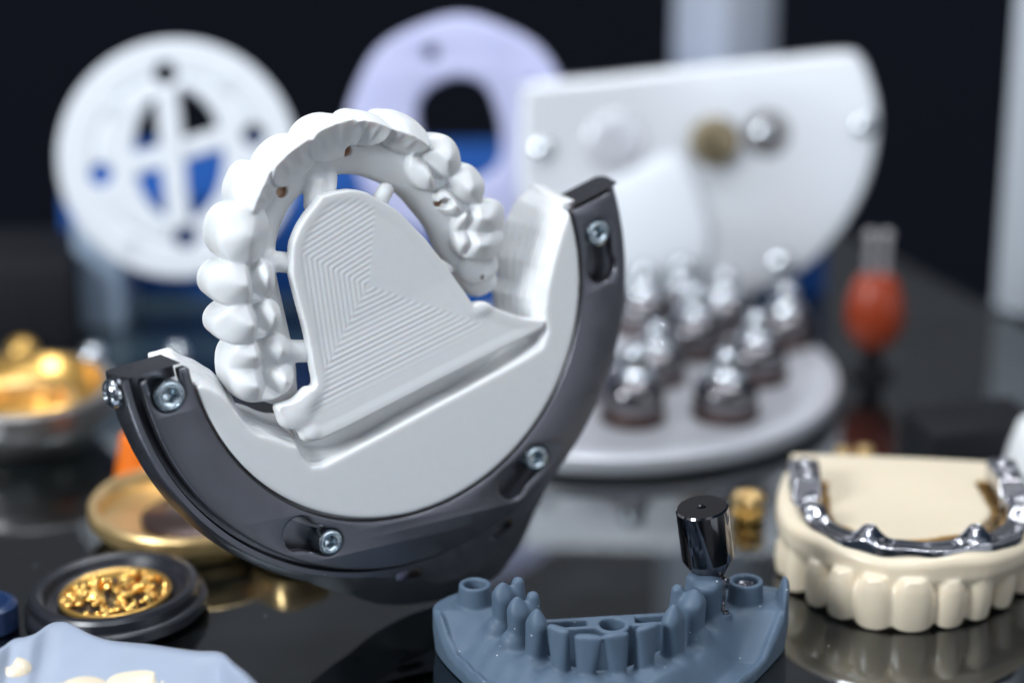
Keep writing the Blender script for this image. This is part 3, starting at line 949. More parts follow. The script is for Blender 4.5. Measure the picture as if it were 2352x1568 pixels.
# cut along the bar, coloured amber to imitate reflected gold glow
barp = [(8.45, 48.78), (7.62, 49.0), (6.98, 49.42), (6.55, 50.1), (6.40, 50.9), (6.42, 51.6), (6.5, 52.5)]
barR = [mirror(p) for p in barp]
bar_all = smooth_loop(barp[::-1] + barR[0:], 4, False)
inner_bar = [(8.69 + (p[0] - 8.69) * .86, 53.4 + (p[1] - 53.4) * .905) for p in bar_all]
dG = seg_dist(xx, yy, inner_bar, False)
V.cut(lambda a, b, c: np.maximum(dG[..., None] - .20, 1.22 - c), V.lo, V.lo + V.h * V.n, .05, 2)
BT = [((8.37, 48.20), .455, 1.20), ((7.53, 48.33), .42, 1.18), ((6.87, 48.78), .36, 1.15), ((6.42, 49.40), .33, 1.08), ((6.14, 50.22), .36, 1.0), ((6.02, 51.1), .42, .95),
      ((9.20, 48.40), .355, 1.12), ((9.86, 48.72), .35, 1.16), ((10.50, 49.32), .34, 1.10), ((11.0, 50.15), .36, 1.0), ((11.35, 51.0), .42, .95)]
cen = Vector((8.69, 52.6, 0))
for i, (c, a, hgt) in enumerate(BT):
    c = Vector((*c, 0))
    if i < 6: nb = [Vector((*BT[max(i - 1, 0)][0], 0)), Vector((*BT[min(i + 1, 5)][0], 0))]
    else: nb = [Vector((*BT[i - 1 if i > 6 else 0][0], 0)), Vector((*BT[min(i + 1, 10)][0], 0))]
    if i == 0: nb = [Vector((9.20, 48.40, 0)), nb[1]]
    td = (nb[1] - nb[0]).normalized(); td.z = 0; td.normalize()
    bd = Vector((td.y, -td.x, 0))
    if bd.dot(c - cen) < 0: bd = -bd
    post = i in (4, 5, 9, 10)
    bt = .42 if post else .24
    cc = c - bd * (bt * (.34 if not post else .5))
    def fn(X, Y, Z, cc=cc, td=td, bd=bd, a=a, hgt=hgt, bt=bt, post=post, lift=.0 if i in (0, 1, 6) else .03):
        z = Z - lift
        t = (X - cc.x) * td.x + (Y - cc.y) * td.y
        u = np.clip(z / hgt, 0, 1.3)
        q = (X - cc.x) * bd.x + (Y - cc.y) * bd.y
        q = q + .09 * u ** 2 - .05 * np.sin(np.clip(u, 0, 1) * PI) + .10 * (t / a) ** 2
        w = a * 1.05 * (.93 + .07 * np.sin(u * 2.6)) * np.where(u > .50, np.sqrt(np.maximum(1 - ((u - .50) / .60) ** 2, .02)), 1.0)
        b = bt * (.62 + .6 * np.clip(u, 0, .8)) if not post else bt * (1.0 + .1 * u)
        rho = ((np.abs(t) / w) ** 2.8 + (np.abs(q) / b) ** 2.4 + 1e-9) ** (1 / 2.6)
        e = .10 * np.abs(t / a) ** 3                       # rounded corners of the biting edge
        return smax(smax((rho - 1) * np.minimum(w, b) * .8, z - hgt, .05), e - z, .05)
    V.add(fn, (c.x - .85, c.y - .85, -.05), (c.x + .85, c.y + .85, hgt + .3), .06, 10 + i)
Vm = V.meshes(1)
BB = put('bridge_base', Vm[0], MT['cream'], BRG)
if 1 in Vm: put('palate_plate', Vm[1], MT['cream'], BRG)
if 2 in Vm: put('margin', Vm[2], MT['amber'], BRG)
for i in range(len(BT)):
    if 10 + i in Vm: put('tooth', Vm[10 + i], MT['toothcream'], BRG)
# metal bar: a saddle that rises to hollow posts
V = Vol((5.6, 47.9, 1.1), (12.0, 53.4, 2.4), .030)
sl, X, Y, Z = V.whole()
xx, yy = X[..., 0], Y[..., 0]
fx_ = [lambda q: q, lambda q: 17.38 - q]
dbar = seg_dist(xx, yy, [tuple(p) for p in bar_all], False)
wid = .26 + .035 * np.sin(xx * 5.1) * np.sin(yy * 4.3)
topb = 1.725 + .0 * xx
PS = [(7.50, 49.13, .36, .27, .20), (9.74, 49.13, .36, .27, .20), (6.46, 50.45, .26, .34, .17), (10.92, 50.45, .26, .34, .17)]
for x, y, h, r0, r1 in PS:
    g = np.hypot(xx - x, yy - y)
    topb = topb + h * np.exp(-(g / r0) ** 2.2)
    wid = np.maximum(wid, .30 * np.exp(-(g / .5) ** 4))
for s_ in (0, 1):
    bx = fx_[s_](6.50)
    blk = np.clip(1 - np.maximum(np.abs(xx - bx) / .40, np.abs(yy - 52.05) / .80), 0, 1)
    topb = topb + .34 * np.clip(blk * 4, 0, 1)
    wid = np.maximum(wid, .34 * (blk > 0))
topb = topb - .06 * np.clip(1 - dbar / .2, 0, 1) * (topb < 1.80)
V.f[:] = smax(smax((dbar - wid)[..., None] + 0 * Z, (Z - topb[..., None]) * .8, .035), 1.34 - Z, .03)
for x, y, h, r0, r1 in PS:
    cutc(V, (x, y, 1.70 + h - .20), (x, y, 2.4), r1 * .58, r1 * .62, .02, None, flatcyl)
    V.cut(lambda X, Y, Z: np.maximum(np.hypot(X - x, Y - y) - .6, 1.725 + h * .84 - Z), (x - .7, y - .7, 1.5), (x + .7, y + .7, 2.4), .02)
for s_ in (0, 1):
    for yb in (51.75, 52.4):
        addc(V, (fx_[s_](6.50), yb, 1.98), (fx_[s_](6.50), yb, 2.10), .17, .12, .10)
        cutc(V, (fx_[s_](6.50), yb, 2.05), (fx_[s_](6.50), yb, 2.4), .07, .07, .02)
Vm = V.meshes(1)
put('metal_bar', Vm[0], MT['chrome'], BRG)

# ------------------------------------------------------------------ pale blue gum model, lower left corner
GUM = thing('gum_model', 'pale blue gum shaped model with ivory tooth pieces in the near left corner', 'dental model', (-7.6, 43.0, 0))
ridge = [ground(px, py, 1.45) for px, py in ((-260, 1500), (-120, 1512), (-40, 1500), (0, 1488), (30, 1467), (58, 1461), (82, 1452), (110, 1432), (130, 1425), (152, 1426), (175, 1437), (200, 1452), (240, 1468), (290, 1475), (340, 1480), (400, 1490), (450, 1497), (490, 1498), (512, 1505), (535, 1530), (560, 1553), (590, 1590), (640, 1660))]
rp = smooth_loop([tuple(p) for p in ridge], 6, False)
rows = []
ns = len(rp)
prof = [(.55, -1.45), (.50, -.6), (.30, -.10), (.12, -.012), (.0, 0), (-.12, -.03), (-.35, -.16), (-.7, -.42), (-1.1, -.62), (-1.6, -.78), (-2.2, -.90), (-3.0, -1.0), (-4.0, -1.15), (-4.2, -1.45)]
ref = sum(p[1] for p in rp) / ns
for i, p in enumerate(rp):
    row = []
    dev = p[1] - 45.0
    for j, (dy, dz) in enumerate(prof):
        wv = .06 * math.sin(p[0] * 2.4 + dy * 2.0) * min(1, abs(dy)) + .04 * math.sin(p[0] * 4.1 - dy * 3) * min(1, abs(dy)) if -3.5 < dy < -.1 else 0
        y = 44.9 + dev * max(0, 1 - abs(dy) / 2.5) + dy
        row.append((p[0], y, max(0.0, 1.45 + dz + wv)))
    rows.append(row)
vv = [q for r_ in rows for q in r_]
m = len(prof)
ff = [(i * m + j, (i + 1) * m + j, (i + 1) * m + j + 1, i * m + j + 1) for i in range(ns - 1) for j in range(m - 1)]
ff.append(tuple(range(m))[::-1]); ff.append(tuple((ns - 1) * m + j for j in range(m)))
ff += [((i + 1) * m, i * m, i * m + m - 1, (i + 1) * m + m - 1) for i in range(ns - 1)]
me = mesh(vv, ff, True, 70)
bm = bmesh.new(); bm.from_mesh(me); bmesh.ops.recalc_face_normals(bm, faces=bm.faces); bm.to_mesh(me); bm.free()
put('gum_body', me, MT['paleblue'], GUM)
def tooth_piece(px, py, h, r3, seed):
    c = ground(px, py, h)
    rn = random.Random(seed)
    V = Vol(c - Vector((1.0, 1.0, .8)), c + Vector((1.0, 1.0, .8)), .045)
    for k in range(4):
        o = Vector((rn.uniform(-.5, .5) * r3[0], rn.uniform(-.4, .4) * r3[1], rn.uniform(-.1, .25) * r3[2]))
        q = c + o
        V.add(ell(q, tuple(x * rn.uniform(.55, .75) for x in r3)), *bb([q], 1.0), .12)
    cutc(V, c + Vector((.05, -.4, .2)), c + Vector((.1, .4, .4)), .06, .06, .05)
    return put('tooth', V.meshes(2)[0], MT['toothcream'], GUM)
tooth_piece(20, 1545, .95, (.55, .5, .38), 3)
tooth_piece(150, 1600, .75, (.9, .5, .45), 4)
tooth_piece(360, 1575, .85, (.85, .5, .38), 5)
tooth_piece(255, 1562, .85, (.28, .3, .28), 6)
# ------------------------------------------------------------------ setting
def glass_mat():
    m = bpy.data.materials.new('tinted shelf glass'); m.use_nodes = True
    nt = m.node_tree; nt.nodes.clear()
    N, L = nt.nodes.new, nt.links.new
    out = N('ShaderNodeOutputMaterial'); mix = N('ShaderNodeMixShader'); fr = N('ShaderNodeFresnel'); fr.inputs['IOR'].default_value = 2.25
    tr = N('ShaderNodeBsdfTransparent'); tr.inputs['Color'].default_value = (.62, .74, .74, 1)
    gl = N('ShaderNodeBsdfGlossy'); gl.inputs['Roughness'].default_value = .025; gl.inputs['Color'].default_value = (.95, .98, 1, 1)
    df = N('ShaderNodeBsdfDiffuse'); df.inputs['Color'].default_value = (.35, .38, .40, 1)
    tc = N('ShaderNodeTexCoord')
    # fine dust and hairline scratches
    vo = N('ShaderNodeTexVoronoi'); vo.inputs['Scale'].default_value = 2.2; L(tc.outputs['Object'], vo.inputs['Vector'])
    wn = N('ShaderNodeTexWhiteNoise'); L(vo.outputs['Position'], wn.inputs['Vector'])
    mr = N('ShaderNodeMapRange'); mr.inputs['From Min'].default_value = .55; mr.inputs['To Max'].default_value = .045; L(wn.outputs['Value'], mr.inputs['Value'])
    lt = N('ShaderNodeMath'); lt.operation = 'LESS_THAN'; L(vo.outputs['Distance'], lt.inputs[0]); L(mr.outputs['Result'], lt.inputs[1])
    nz = N('ShaderNodeTexNoise'); nz.inputs['Scale'].default_value = .25; nz.inputs['Detail'].default_value = 4; L(tc.outputs['Object'], nz.inputs['Vector'])
    sm = N('ShaderNodeMapRange'); sm.inputs['From Min'].default_value = .45; sm.inputs['From Max'].default_value = .8; sm.inputs['To Max'].default_value = .05; L(nz.outputs['Fac'], sm.inputs['Value'])
    mx = N('ShaderNodeMath'); mx.operation = 'MAXIMUM'; L(lt.outputs[0], mx.inputs[0]); L(sm.outputs['Result'], mx.inputs[1])
    ad = N('ShaderNodeMixShader'); L(mx.outputs[0], ad.inputs['Fac']); L(tr.outputs[0], ad.inputs[1]); L(df.outputs[0], ad.inputs[2])
    L(fr.outputs[0], mix.inputs['Fac']); L(ad.outputs[0], mix.inputs[1]); L(gl.outputs[0], mix.inputs[2])
    L(mix.outputs[0], out.inputs['Surface'])
    return m
MT['glass'] = glass_mat()
e0, e1 = ground(2100, 618), ground(2302, 722)
ed = (e1 - e0).normalized()
bl = e0 - ed * 75; br = e1 + ed * 14
kn = e0 - ed * 8
sh = [(-70, 20), (40, 20), (br.x, br.y), (kn.x, kn.y), (-13.2, 77), (-13.5, 67.5), (-70, 67.5)]
ns_ = len(sh)
me = mesh([(x, y, -.004) for x, y in sh] + [(x, y, -.80) for x, y in sh], [tuple(range(ns_)), tuple(range(2 * ns_ - 1, ns_ - 1, -1))] + [(i, i + ns_, (i + 1) % ns_ + ns_, (i + 1) % ns_) for i in range(ns_)], False)
tag(put('glass_shelf', me, MT['glass']), kind='structure')
me = mesh([(-160, 175, -60), (160, 175, -60), (160, 175, 2), (-160, 175, 2)], [(0, 1, 2, 3)], False)
tag(put('back_wall', me, MT['wall']), kind='structure')
me = mesh([(-160, -20, -42), (160, -20, -42), (160, 175, -42), (-160, 175, -42)], [(0, 1, 2, 3)], False)
tag(put('floor', me, MT['floor']), kind='structure')
# boards of the shelf below, seen through the glass
def under(name, px, z, t, label):
    P = [ground(a, b, z) for a, b in px]
    n = len(P)
    v = [tuple(p) for p in P] + [(p.x, p.y, p.z - t) for p in P]
    f = [tuple(range(n)), tuple(range(2 * n - 1, n - 1, -1))] + [(i, i + n, (i + 1) % n + n, (i + 1) % n) for i in range(n)]
    c = sum(P, Vector()) / n
    return tag(put(name, mesh(v, f, False), MT['teal'], None, (c.x, c.y, z - t)), label, 'board')
under('under_board', ((560, 1610), (520, 1500), (640, 1440), (700, 1450)), -5, .4, 'pale teal board under the glass beside the pale blue gum model')
under('under_board', ((1930, 1640), (2040, 1380), (2110, 1340), (2420, 1340), (2420, 1400), (2110, 1640)), -5, .4, 'pale teal board under the glass below the ivory bridge')

# cabinet posts
def post(px, py, w, dpt, rz, label, px2=None):
    c = ground(px, py)
    o = thing('cabinet_post', label, 'post', c)
    M_ = Matrix.Translation(c) @ Matrix.Rotation(rz, 4, 'Z')
    put('profile', box(0, 0, 45, w, dpt, 90, M_, .08), MT['post'], o)
    put('foot_plate', box(0, 0, .06, w * 1.15, dpt * 1.15, .12, M_, .03), MT['steel'], o)
    return o
post(1650, 545, 2.1, 2.3, R(38), 'silver upright cabinet post behind the pale half round fixture')
post(2356, 700, 1.35, 1.6, R(-30), 'silver upright cabinet post at the right edge of the glass')

# blue riser
def slabthing(name, x0, x1, y0, y1, z0, z1, mt, label, cat, bev=.12, rz=0):
    c = ((x0 + x1) / 2, (y0 + y1) / 2, z0)
    M_ = Matrix.Translation(c) @ Matrix.Rotation(rz, 4, 'Z')
    return tag(put(name, box(0, 0, (z1 - z0) / 2, x1 - x0, y1 - y0, z1 - z0, M_, bev), mt, None, c), label, cat)
slabthing('blue_riser', -12.8, 9.0, 69.6, 75.6, 0, 3.0, MT['bluebox'], 'long blue riser block at the back of the glass shelf', 'riser')
c_ = at(130, 700, 68)
slabthing('black_box', -19.5, -11.9, 65.4, 69.0, 0, 2.3, MT['black'], 'matt black box behind the big gold lined pot', 'box')

# ------------------------------------------------------------------ white perforated disc
def facing(px, py, d, yaw, tilt):
    c = at(px, py, d)
    n = Matrix.Rotation(yaw, 3, 'Z') @ (Matrix.Rotation(tilt, 3, 'X') @ Vector((0, -1, 0)))
    z = n.normalized(); x = Vector((0, 0, 1)).cross(z).normalized(); y = z.cross(x)
    M_ = Matrix((x, y, z)).transposed().to_4x4(); M_.translation = c
    return M_
def uvp(M_, px, py):
    r = ray(px, py); n = M_.to_3x3() @ Vector((0, 0, 1)); o = M_.translation
    t = (o - EYE).dot(n) / r.dot(n)
    q = M_.inverted() @ (EYE + r * t)
    return (q.x, q.y)
M_ = facing(409, 366, 69.0, R(8), R(-14))
ru = abs(uvp(M_, 684, 366)[0])
o = thing('perforated_disc', 'white round plastic disc with a cross in its opening and small holes round it', 'disc', (M_.translation.x, M_.translation.y, 1.35))
circ = lambda c, r, n=40, ph=0, sx=1: [(c[0] + sx * r * math.cos(2 * PI * i / n + ph), c[1] + r * math.sin(2 * PI * i / n + ph)) for i in range(n)]
Vd = Vol((-ru - .2, -ru - .2, -.62), (ru + .2, ru + .2, .32), .06)
_, X_, Y_, Z_ = Vd.whole()
x2, y2 = X_[..., 0], Y_[..., 0]
def bar2(p, q, w):
    a, b = uvp(M_, *p), uvp(M_, *q)
    return seg_dist(x2, y2, [a, b], False) - w
oc, ox, oy = uvp(M_, 411, 358), uvp(M_, 514, 358), uvp(M_, 411, 205)
ra_, rb_ = abs(ox[0] - oc[0]), abs(oy[1] - oc[1])
open_ = (np.hypot((x2 - oc[0]) / ra_, (y2 - oc[1]) / rb_) - 1) * ra_
px1 = ru / 275.0
vbar = bar2((382, 200), (412, 520), 27 * px1)
hbar = bar2((300, 381), (520, 314), 24 * px1)
window = np.maximum(np.maximum(open_, -vbar), -hbar)
flat = np.maximum(np.hypot(x2, y2) - ru, -window)
for p in ((232, 402), (584, 312), (380, 170), (428, 545)):
    c = uvp(M_, *p)
    flat = np.maximum(flat, .30 - np.hypot(x2 - c[0], y2 - c[1]))
rr_ = np.hypot(x2, y2)
groove = np.abs(rr_ - ru * .70) - .10                                  # shallow ring groove
hz = np.where(vbar < 0, .14, .0) * (rr_ < ru * .62) - .12 * np.clip(-groove / .06, 0, 1)
Vd.f[:] = smax(smax(flat[..., None] + 0 * Z_, (Z_ - hz[..., None]) * .8, .08), -.26 - Z_, .04)
put('plate', Vd.meshes(1, M_)[0], MT['whitedisc'], o)
for p in ((520, 186), (262, 250), (300, 560), (560, 480)):
    c = uvp(M_, *p)
    put('boss', lathe([(.24, -.02), (.22, .05), (.12, .06), (.10, .0), (0, -.0)], 24, M_ @ Matrix.Translation((*c, 0))), MT['whitedisc'], o)
put('stand', box(-11.4, 68.1, 1.6, 1.3, 2.4, 3.2, None, .1), MT['paleblock'], o)

# ------------------------------------------------------------------ lavender ring
M_ = facing(1055, 302, 70.3, R(-4), R(-8))
ru = abs(uvp(M_, 1316, 302)[0])
o = thing('wax_ring', 'lavender wax ring blank standing behind the milled arch', 'ring', (M_.translation.x, M_.translation.y + .6, 0))
hole = smooth_loop([uvp(M_, *p) for p in ((955, 262), (982, 208), (1050, 178), (1112, 198), (1142, 262), (1152, 335), (1138, 385), (1088, 416), (1025, 405), (974, 350))], 5)
rim = [(ru * (1 + .012 * math.cos(8 * t)) * math.cos(t), ru * (1 + .012 * math.cos(8 * t)) * math.sin(t)) for t in np.linspace(0, 2 * PI, 97)[:-1]]
holes_ = [circ(uvp(M_, *p), .21, 18) for p in ((990, 124), (1222, 205))]
put('ring_plate', plate2d([rim, hole] + holes_, -.6, 0, .15, M_), MT['lavender'], o)
for p in ((1146, 112), (876, 222), (860, 420), (1230, 420)):
    c = uvp(M_, *p)
    put('dimple', lathe([(.36, -.02), (.34, .03), (.26, .03), (.22, -.01), (0, -.012)], 24, M_ @ Matrix.Translation((*c, 0))), MT['lavender'], o)
put('stand', box(M_.translation.x, M_.translation.y + .9, .95, 2.4, 1.6, 1.9, None, .1), MT['bluebox'], o)

# ------------------------------------------------------------------ half round fixture
M_ = facing(1600, 420, 70.0, R(6), R(-12))
o = bpy.data.objects.new('half_disc_fixture', None); link(o)
tag(o, 'pale half round metal fixture with bolts, right of the lavender ring', 'fixture')
bp_ = ground(1600, 712); bp_.z = 0
o.location = bp_
out_ = smooth_loop([uvp(M_, *p) for p in ((1208, 196), (1400, 176), (1600, 154), (1800, 133), (1945, 119), (1978, 130), (2000, 175), (2018, 250), (2014, 340), (1985, 440), (1930, 535), (1850, 615), (1740, 675), (1600, 712), (1480, 712), (1370, 690), (1280, 630), (1215, 540), (1192, 420), (1193, 300), (1198, 220))], 4)
pl = plate2d([out_], -1.0, 0, .16)
po = bpy.data.objects.new('fixture_plate', pl); link(po, o)
pl.materials.append(MT['alu']); po.matrix_local = o.matrix_basis.inverted() @ M_
def on(px, py, prof, mt, nm, n=32, h=0):
    c = uvp(M_, px, py)
    return put(nm, lathe(prof, n, M_ @ Matrix.Translation((*c, h))), mt, o)
dome = [(.30, -.02), (.30, .10), (.26, .2), (.15, .27), (0, .3)]
for p in ((1985, 287), (1795, 602), (1246, 342), (1755, 305)): on(*p, dome, MT['steel'], 'bolt')
on(1412, 325, [(.80, -.02), (.80, .10), (.74, .14), (.2, .14), (.16, .05), (0, .05)], MT['tray'], 'washer')
on(1640, 325, [(.72, -.02), (.70, .35), (.55, .55), (.3, .62), (0, .62)], MT['brass'], 'knob', 10)
on(1762, 307, [(.62, -.02), (.62, .04), (.42, .05), (.40, .0), (0, .0)], MT['greymetal'], 'socket_ring')
# added white mound, shaped to imitate the bright highlight on the turned plate
a_, b_ = Vector((*uvp(M_, 1545, 420), 0)), Vector((*uvp(M_, 1390, 600), 0))
e_ = b_ - a_
Vv = Vol((-6, -5, -.4), (4, 3, 1.2), .08)
for t_ in np.linspace(0, 1, 9):
    q_ = a_ + e_ * float(t_)
    w_ = .50 + 2.2 * float(t_)
    Vv.add(ell((q_.x, q_.y, 0), (w_, (.8 + .8 * float(t_)), .16 + .14 * float(t_))), (q_.x - 3, q_.y - 3, -.6), (q_.x + 3, q_.y + 3, 1), .3)
Vv.cut(lambda X, Y, Z: Z + .02 + 0 * X + 0 * Y, Vv.lo, Vv.lo + Vv.h * Vv.n, .02)
ob_ = np.array(out_, np.float32)
sl_, X_, Y_, Z_ = Vv.whole()
Vv.f[:] = smax(Vv.f, np.broadcast_to(poly_sdf(X_[..., 0], Y_[..., 0], ob_)[..., None] + .12, Vv.f.shape), .2)
put('highlight_mound', Vv.meshes(2, M_)[0], MT['whitedisc'], o)

# ------------------------------------------------------------------ round tray with abutments
tc_ = ground(1398, 850, .55); tc_.z = 0
TR = 5.95
o = thing('round_tray', 'round pale grey metal tray carrying shiny abutments', 'tray', tc_)
put('tray_plate', lathe([(0, .0), (TR - .3, 0), (TR, .12), (TR + .04, .3), (TR, .50), (TR - .10, .56), (TR - .6, .56), (TR - .75, .48), (0, .48)], 128, Matrix.Translation(tc_)), MT['tray'], o)
def abut_parts(root, M_):
    put('base_ring', lathe([(0, 0), (.60, 0), (.63, .04), (.63, .26), (.60, .30), (0, .30)], 40, M_), MT['brown'], root)
    put('body', lathe([(.58, .29), (.60, .34), (.60, .58), (.56, .68), (.44, .80), (.33, .86), (0, .86)], 40, M_), MT['darksteel'], root)
    put('collar', lathe([(.34, .84), (.38, .88), (.36, .94), (.26, .98), (.22, 1.04), (0, 1.04)], 32, M_), MT['steel'], root)
    put('head', lathe([(.0, 1.0), (.20, 1.02), (.235, 1.06), (.235, 1.24), (.21, 1.33), (.13, 1.40), (.08, 1.41), (.07, 1.34), (0, 1.34)], 32, M_), MT['steel'], root)
AB = [((1452, 962), 'shiny metal abutment at the near left of the round tray, partly behind the holder'), ((1664, 952), 'shiny metal abutment at the near edge of the round tray, right of the nearest pair'),
      ((1508, 872), 'shiny metal abutment in the second row of the tray, next to the dark holder'), ((1738, 868), 'shiny metal abutment in the second row of the tray, nearest its right rim'),
      ((1596, 812), 'shiny metal abutment in the middle of the group on the tray'), ((1806, 790), 'shiny metal abutment at the far right of the group on the tray'),
      ((1660, 752), 'shiny metal abutment at the far back of the tray below the fixture bolt'), ((1480, 760), 'shiny metal abutment at the back left of the tray against the pale fixture'), ((1560, 738), 'shiny metal abutment between the two at the back of the tray'),
      ((1380, 900), 'shiny metal abutment on the tray hidden for the most part by the dark holder')]
proto = thing('abutment', AB[0][1], 'abutment', (0, 0, 0), 'abutments on the round tray')
abut_parts(proto, Matrix.Diagonal((1.30, 1.30, 1.26, 1)))
for i, (p, lb) in enumerate(AB):
    if i == 0: r_ = proto
    else:
        r_ = proto.copy(); COL.objects.link(r_)
        for ch in list(proto.children):
            c = ch.copy(); COL.objects.link(c); c.parent = r_
    g_ = ground(*p, .48)
    r_.location = g_; r_.scale = (1 + .05 * math.sin(i * 2.1), 1 + .05 * math.sin(i * 2.1), 1 + .09 * math.cos(i * 1.7)); r_.rotation_euler = (.035 * math.sin(i * 2.3), .035 * math.cos(i * 1.9), i * 1.1)
    r_['label'] = lb

# ------------------------------------------------------------------ gold pieces on the left
c = ground(62, 1010); c.z = 0
o = thing('gold_lined_pot', 'big grey metal pot lined with gold, behind the left end of the holder', 'pot', c)
Mt = Matrix.Translation(c)
put('pot_wall', lathe([(0, 0), (1.5, 0), (1.62, .05), (1.95, .5), (2.22, .75), (2.30, .95), (2.30, 1.42), (2.24, 1.50), (2.05, 1.50)], 72, Mt), MT['greymetal'], o)
put('gold_lining', lathe([(2.06, 1.50), (2.0, 1.56), (1.90, 1.54), (1.82, 1.30), (1.62, .98), (1.3, .80), (.8, .72), (0, .70)], 72, Mt), MT['gold'], o)
put('gold_rim', lathe([(1.30, .76), (1.34, 1.02), (1.28, 1.12), (1.16, 1.15), (1.06, 1.08), (1.02, .74)], 60, Mt), MT['palegold'], o)
for nm, px, py, r_, mt, lb in (('gold_bead', 54, 860, .42, 'gold', 'round gold bead on the glass behind the gold lined pot'), ('steel_bead', 214, 872, .40, 'steel', 'round polished steel bead right of the gold bead behind the pot'),
                               ('steel_bead', 8, 905, .42, 'steel', 'round polished steel bead at the left photo edge behind the pot'), ('steel_bead', 408, 860, .34, 'steel', 'round polished steel bead just behind the white tip of the blank')):
    c = ground(px, py); c.z = 0
    tag(put(nm, lathe([(r_ * .55, 0), (r_ * .6, .05), (r_ * .35, .12), (r_ * .35, .2)] + [(r_ * math.sin(t), .2 + r_ - r_ * math.cos(t)) for t in np.linspace(.4, PI, 14)], 32, Matrix.Translation(c)), MT[mt], None, c), lb, 'bead')
c = ground(442, 1225); c.z = 0
o = thing('gold_bowl', 'shallow round gold bowl standing behind the lower left of the holder', 'bowl', c)
Mt = Matrix.Translation(c)
put('bowl_wall', lathe([(0, 0), (1.75, 0), (1.85, .06), (1.95, .30), (2.25, .42), (2.32, .52), (2.32, .78), (2.26, .86), (2.12, .86), (2.04, .78), (1.98, .50), (1.2, .34), (0, .32)], 80, Mt), MT['palegold'], o)
put('brown_insert', lathe([(1.15, .335), (1.15, .45), (1.0, .55), (0, .58)], 48, Mt), MT['brown'], o)
c = ground(322, 1122); c.z = 0
tag(put('orange_cone', lathe([(.66, 0), (.64, .06), (.46, 1.0), (.40, 1.35), (.3, 1.42), (0, 1.42)], 40, Matrix.Translation(c)), MT['brightorange'], None, c), 'bright orange plastic cone between the gold pot and the holder', 'cone')
c = ground(668, 1288); c.z = 0
tag(put('gold_tooth_cap', lathe([(.60, 0), (.80, .1), (.86, .45), (.78, .80), (.55, .92), (.25, .80), (0, .78)], 40, Matrix.Translation(c), 40, lambda a, j: 1 + .07 * math.cos(4 * a)), MT['palegold'], None, c), 'pale gold tooth cap behind the bottom of the holder, seen mirrored in the glass', 'tooth cap')

# ------------------------------------------------------------------ black dish with gold chips
c = ground(270, 1402); c.z = 0
Mt = Matrix.Translation(c) @ Matrix.Rotation(R(-4), 4, 'Y')
o = thing('black_dish', 'round black stepped dish filled with tiny gold pieces', 'dish', c)
put('dish_body', lathe([(0, .0), (1.86, .0), (1.94, .08), (1.94, .26), (1.88, .32), (1.80, .34), (1.80, .52), (1.74, .60), (1.62, .62), (1.52, .56), (1.44, .38), (1.30, .30), (0, .28)], 96, Mt), MT['blackdish'], o)
put('gold_frame', lathe([(1.02, .29), (1.10, .29), (1.20, .36), (1.20, .44), (1.16, .47), (1.10, .44), (1.04, .32)], 72, Mt), MT['gold'], o)
rn = random.Random(11)
parts_ = []
for i in range(150):
    a, r_ = rn.uniform(0, 2 * PI), 1.08 * math.sqrt(rn.random())
    x, y = r_ * math.cos(a), r_ * math.sin(a)
    if -.6 < x < -.05 and -.75 < y < -.1 and rn.random() < .8: continue
    s = rn.uniform(.05, .12)
    q = Mt @ Matrix.Translation((x, y, .28 + s * .6 + rn.random() * .06)) @ Matrix.Rotation(rn.uniform(0, 6), 4, Vector((rn.random(), rn.random(), rn.random() + .1)))
    if rn.random() < .45:
        parts_.append(lathe([(s * .9, -s), (s, -s * .8), (s * .7, 0), (s, s * .8), (s * .6, s), (s * .3, s * .6), (0, s * .6)], 10, q))
    else:
        parts_.append(lathe([(0, -s)] + [(s * math.sin(t), -s * math.cos(t)) for t in np.linspace(.4, 2.7, 6)] + [(0, s)], 10, q))
me = join(parts_)
me.polygons.foreach_set('use_smooth', [True] * len(me.polygons))
tag(put('gold_pieces', me, MT['goldspark'], None, c + Vector((0, 0, .3))), 'heap of tiny gold pieces lying in the black dish', 'gold pieces', kind='stuff')
c = ground(-22, 1440); c.z = 0
tag(put('navy_cap', lathe([(.55, 0), (.60, .05), (.60, .55), (.5, .62), (.42, .62), (.36, .3), (0, .3)], 40, Matrix.Translation(c)), MT['navy'], None, c), 'navy blue cap cut by the left photo edge near the black dish', 'cap')

# ------------------------------------------------------------------ right side bits
c = ground(1722, 1192); c.z = 0
def lobes(a, j): return 1 + .16 * math.cos(8 * a)
g_ = thing('gold_gear', 'small gold lobed crown behind the steel scan body', 'crown', c)
Mt = Matrix.Translation(c + Vector((-.05, 0, 0)))
put('lower_lobes', lathe([(.24, 0), (.33, .06), (.35, .20), (.30, .30), (.22, .34)], 64, Mt, 40, lobes), MT['gold'], g_)
put('upper_lobes', lathe([(.22, .33), (.32, .38), (.36, .52), (.30, .64), (.16, .68), (.10, .60), (0, .60)], 64, Mt, 40, lobes), MT['palegold'], g_)
c = ground(2002, 862); c.z = 0
o = thing('orange_plug', 'orange plastic bulb with two clear prongs on a dark foot', 'plug', c)
Mt = Matrix.Translation(c)
put('foot', lathe([(0, 0), (.55, 0), (.55, .12), (.30, .2), (.26, .75), (.34, .8), (0, .82)], 32, Mt), MT['black'], o)
put('bulb', lathe([(.0, .78), (.36, .82), (.66, 1.15), (.78, 1.6), (.74, 2.1), (.58, 2.6), (.44, 2.78), (0, 2.8)], 48, Mt), MT['orange'], o)
for dx in (-.21, .21):
    put('prong', lathe([(.11, 2.72), (.11, 3.75), (.16, 3.80), (.16, 3.95), (.10, 4.02), (0, 4.02)], 24, Mt @ Matrix.Translation((dx, 0, 0))), MT['clear'], o)
c = ground(2150, 1075); c.z = 0
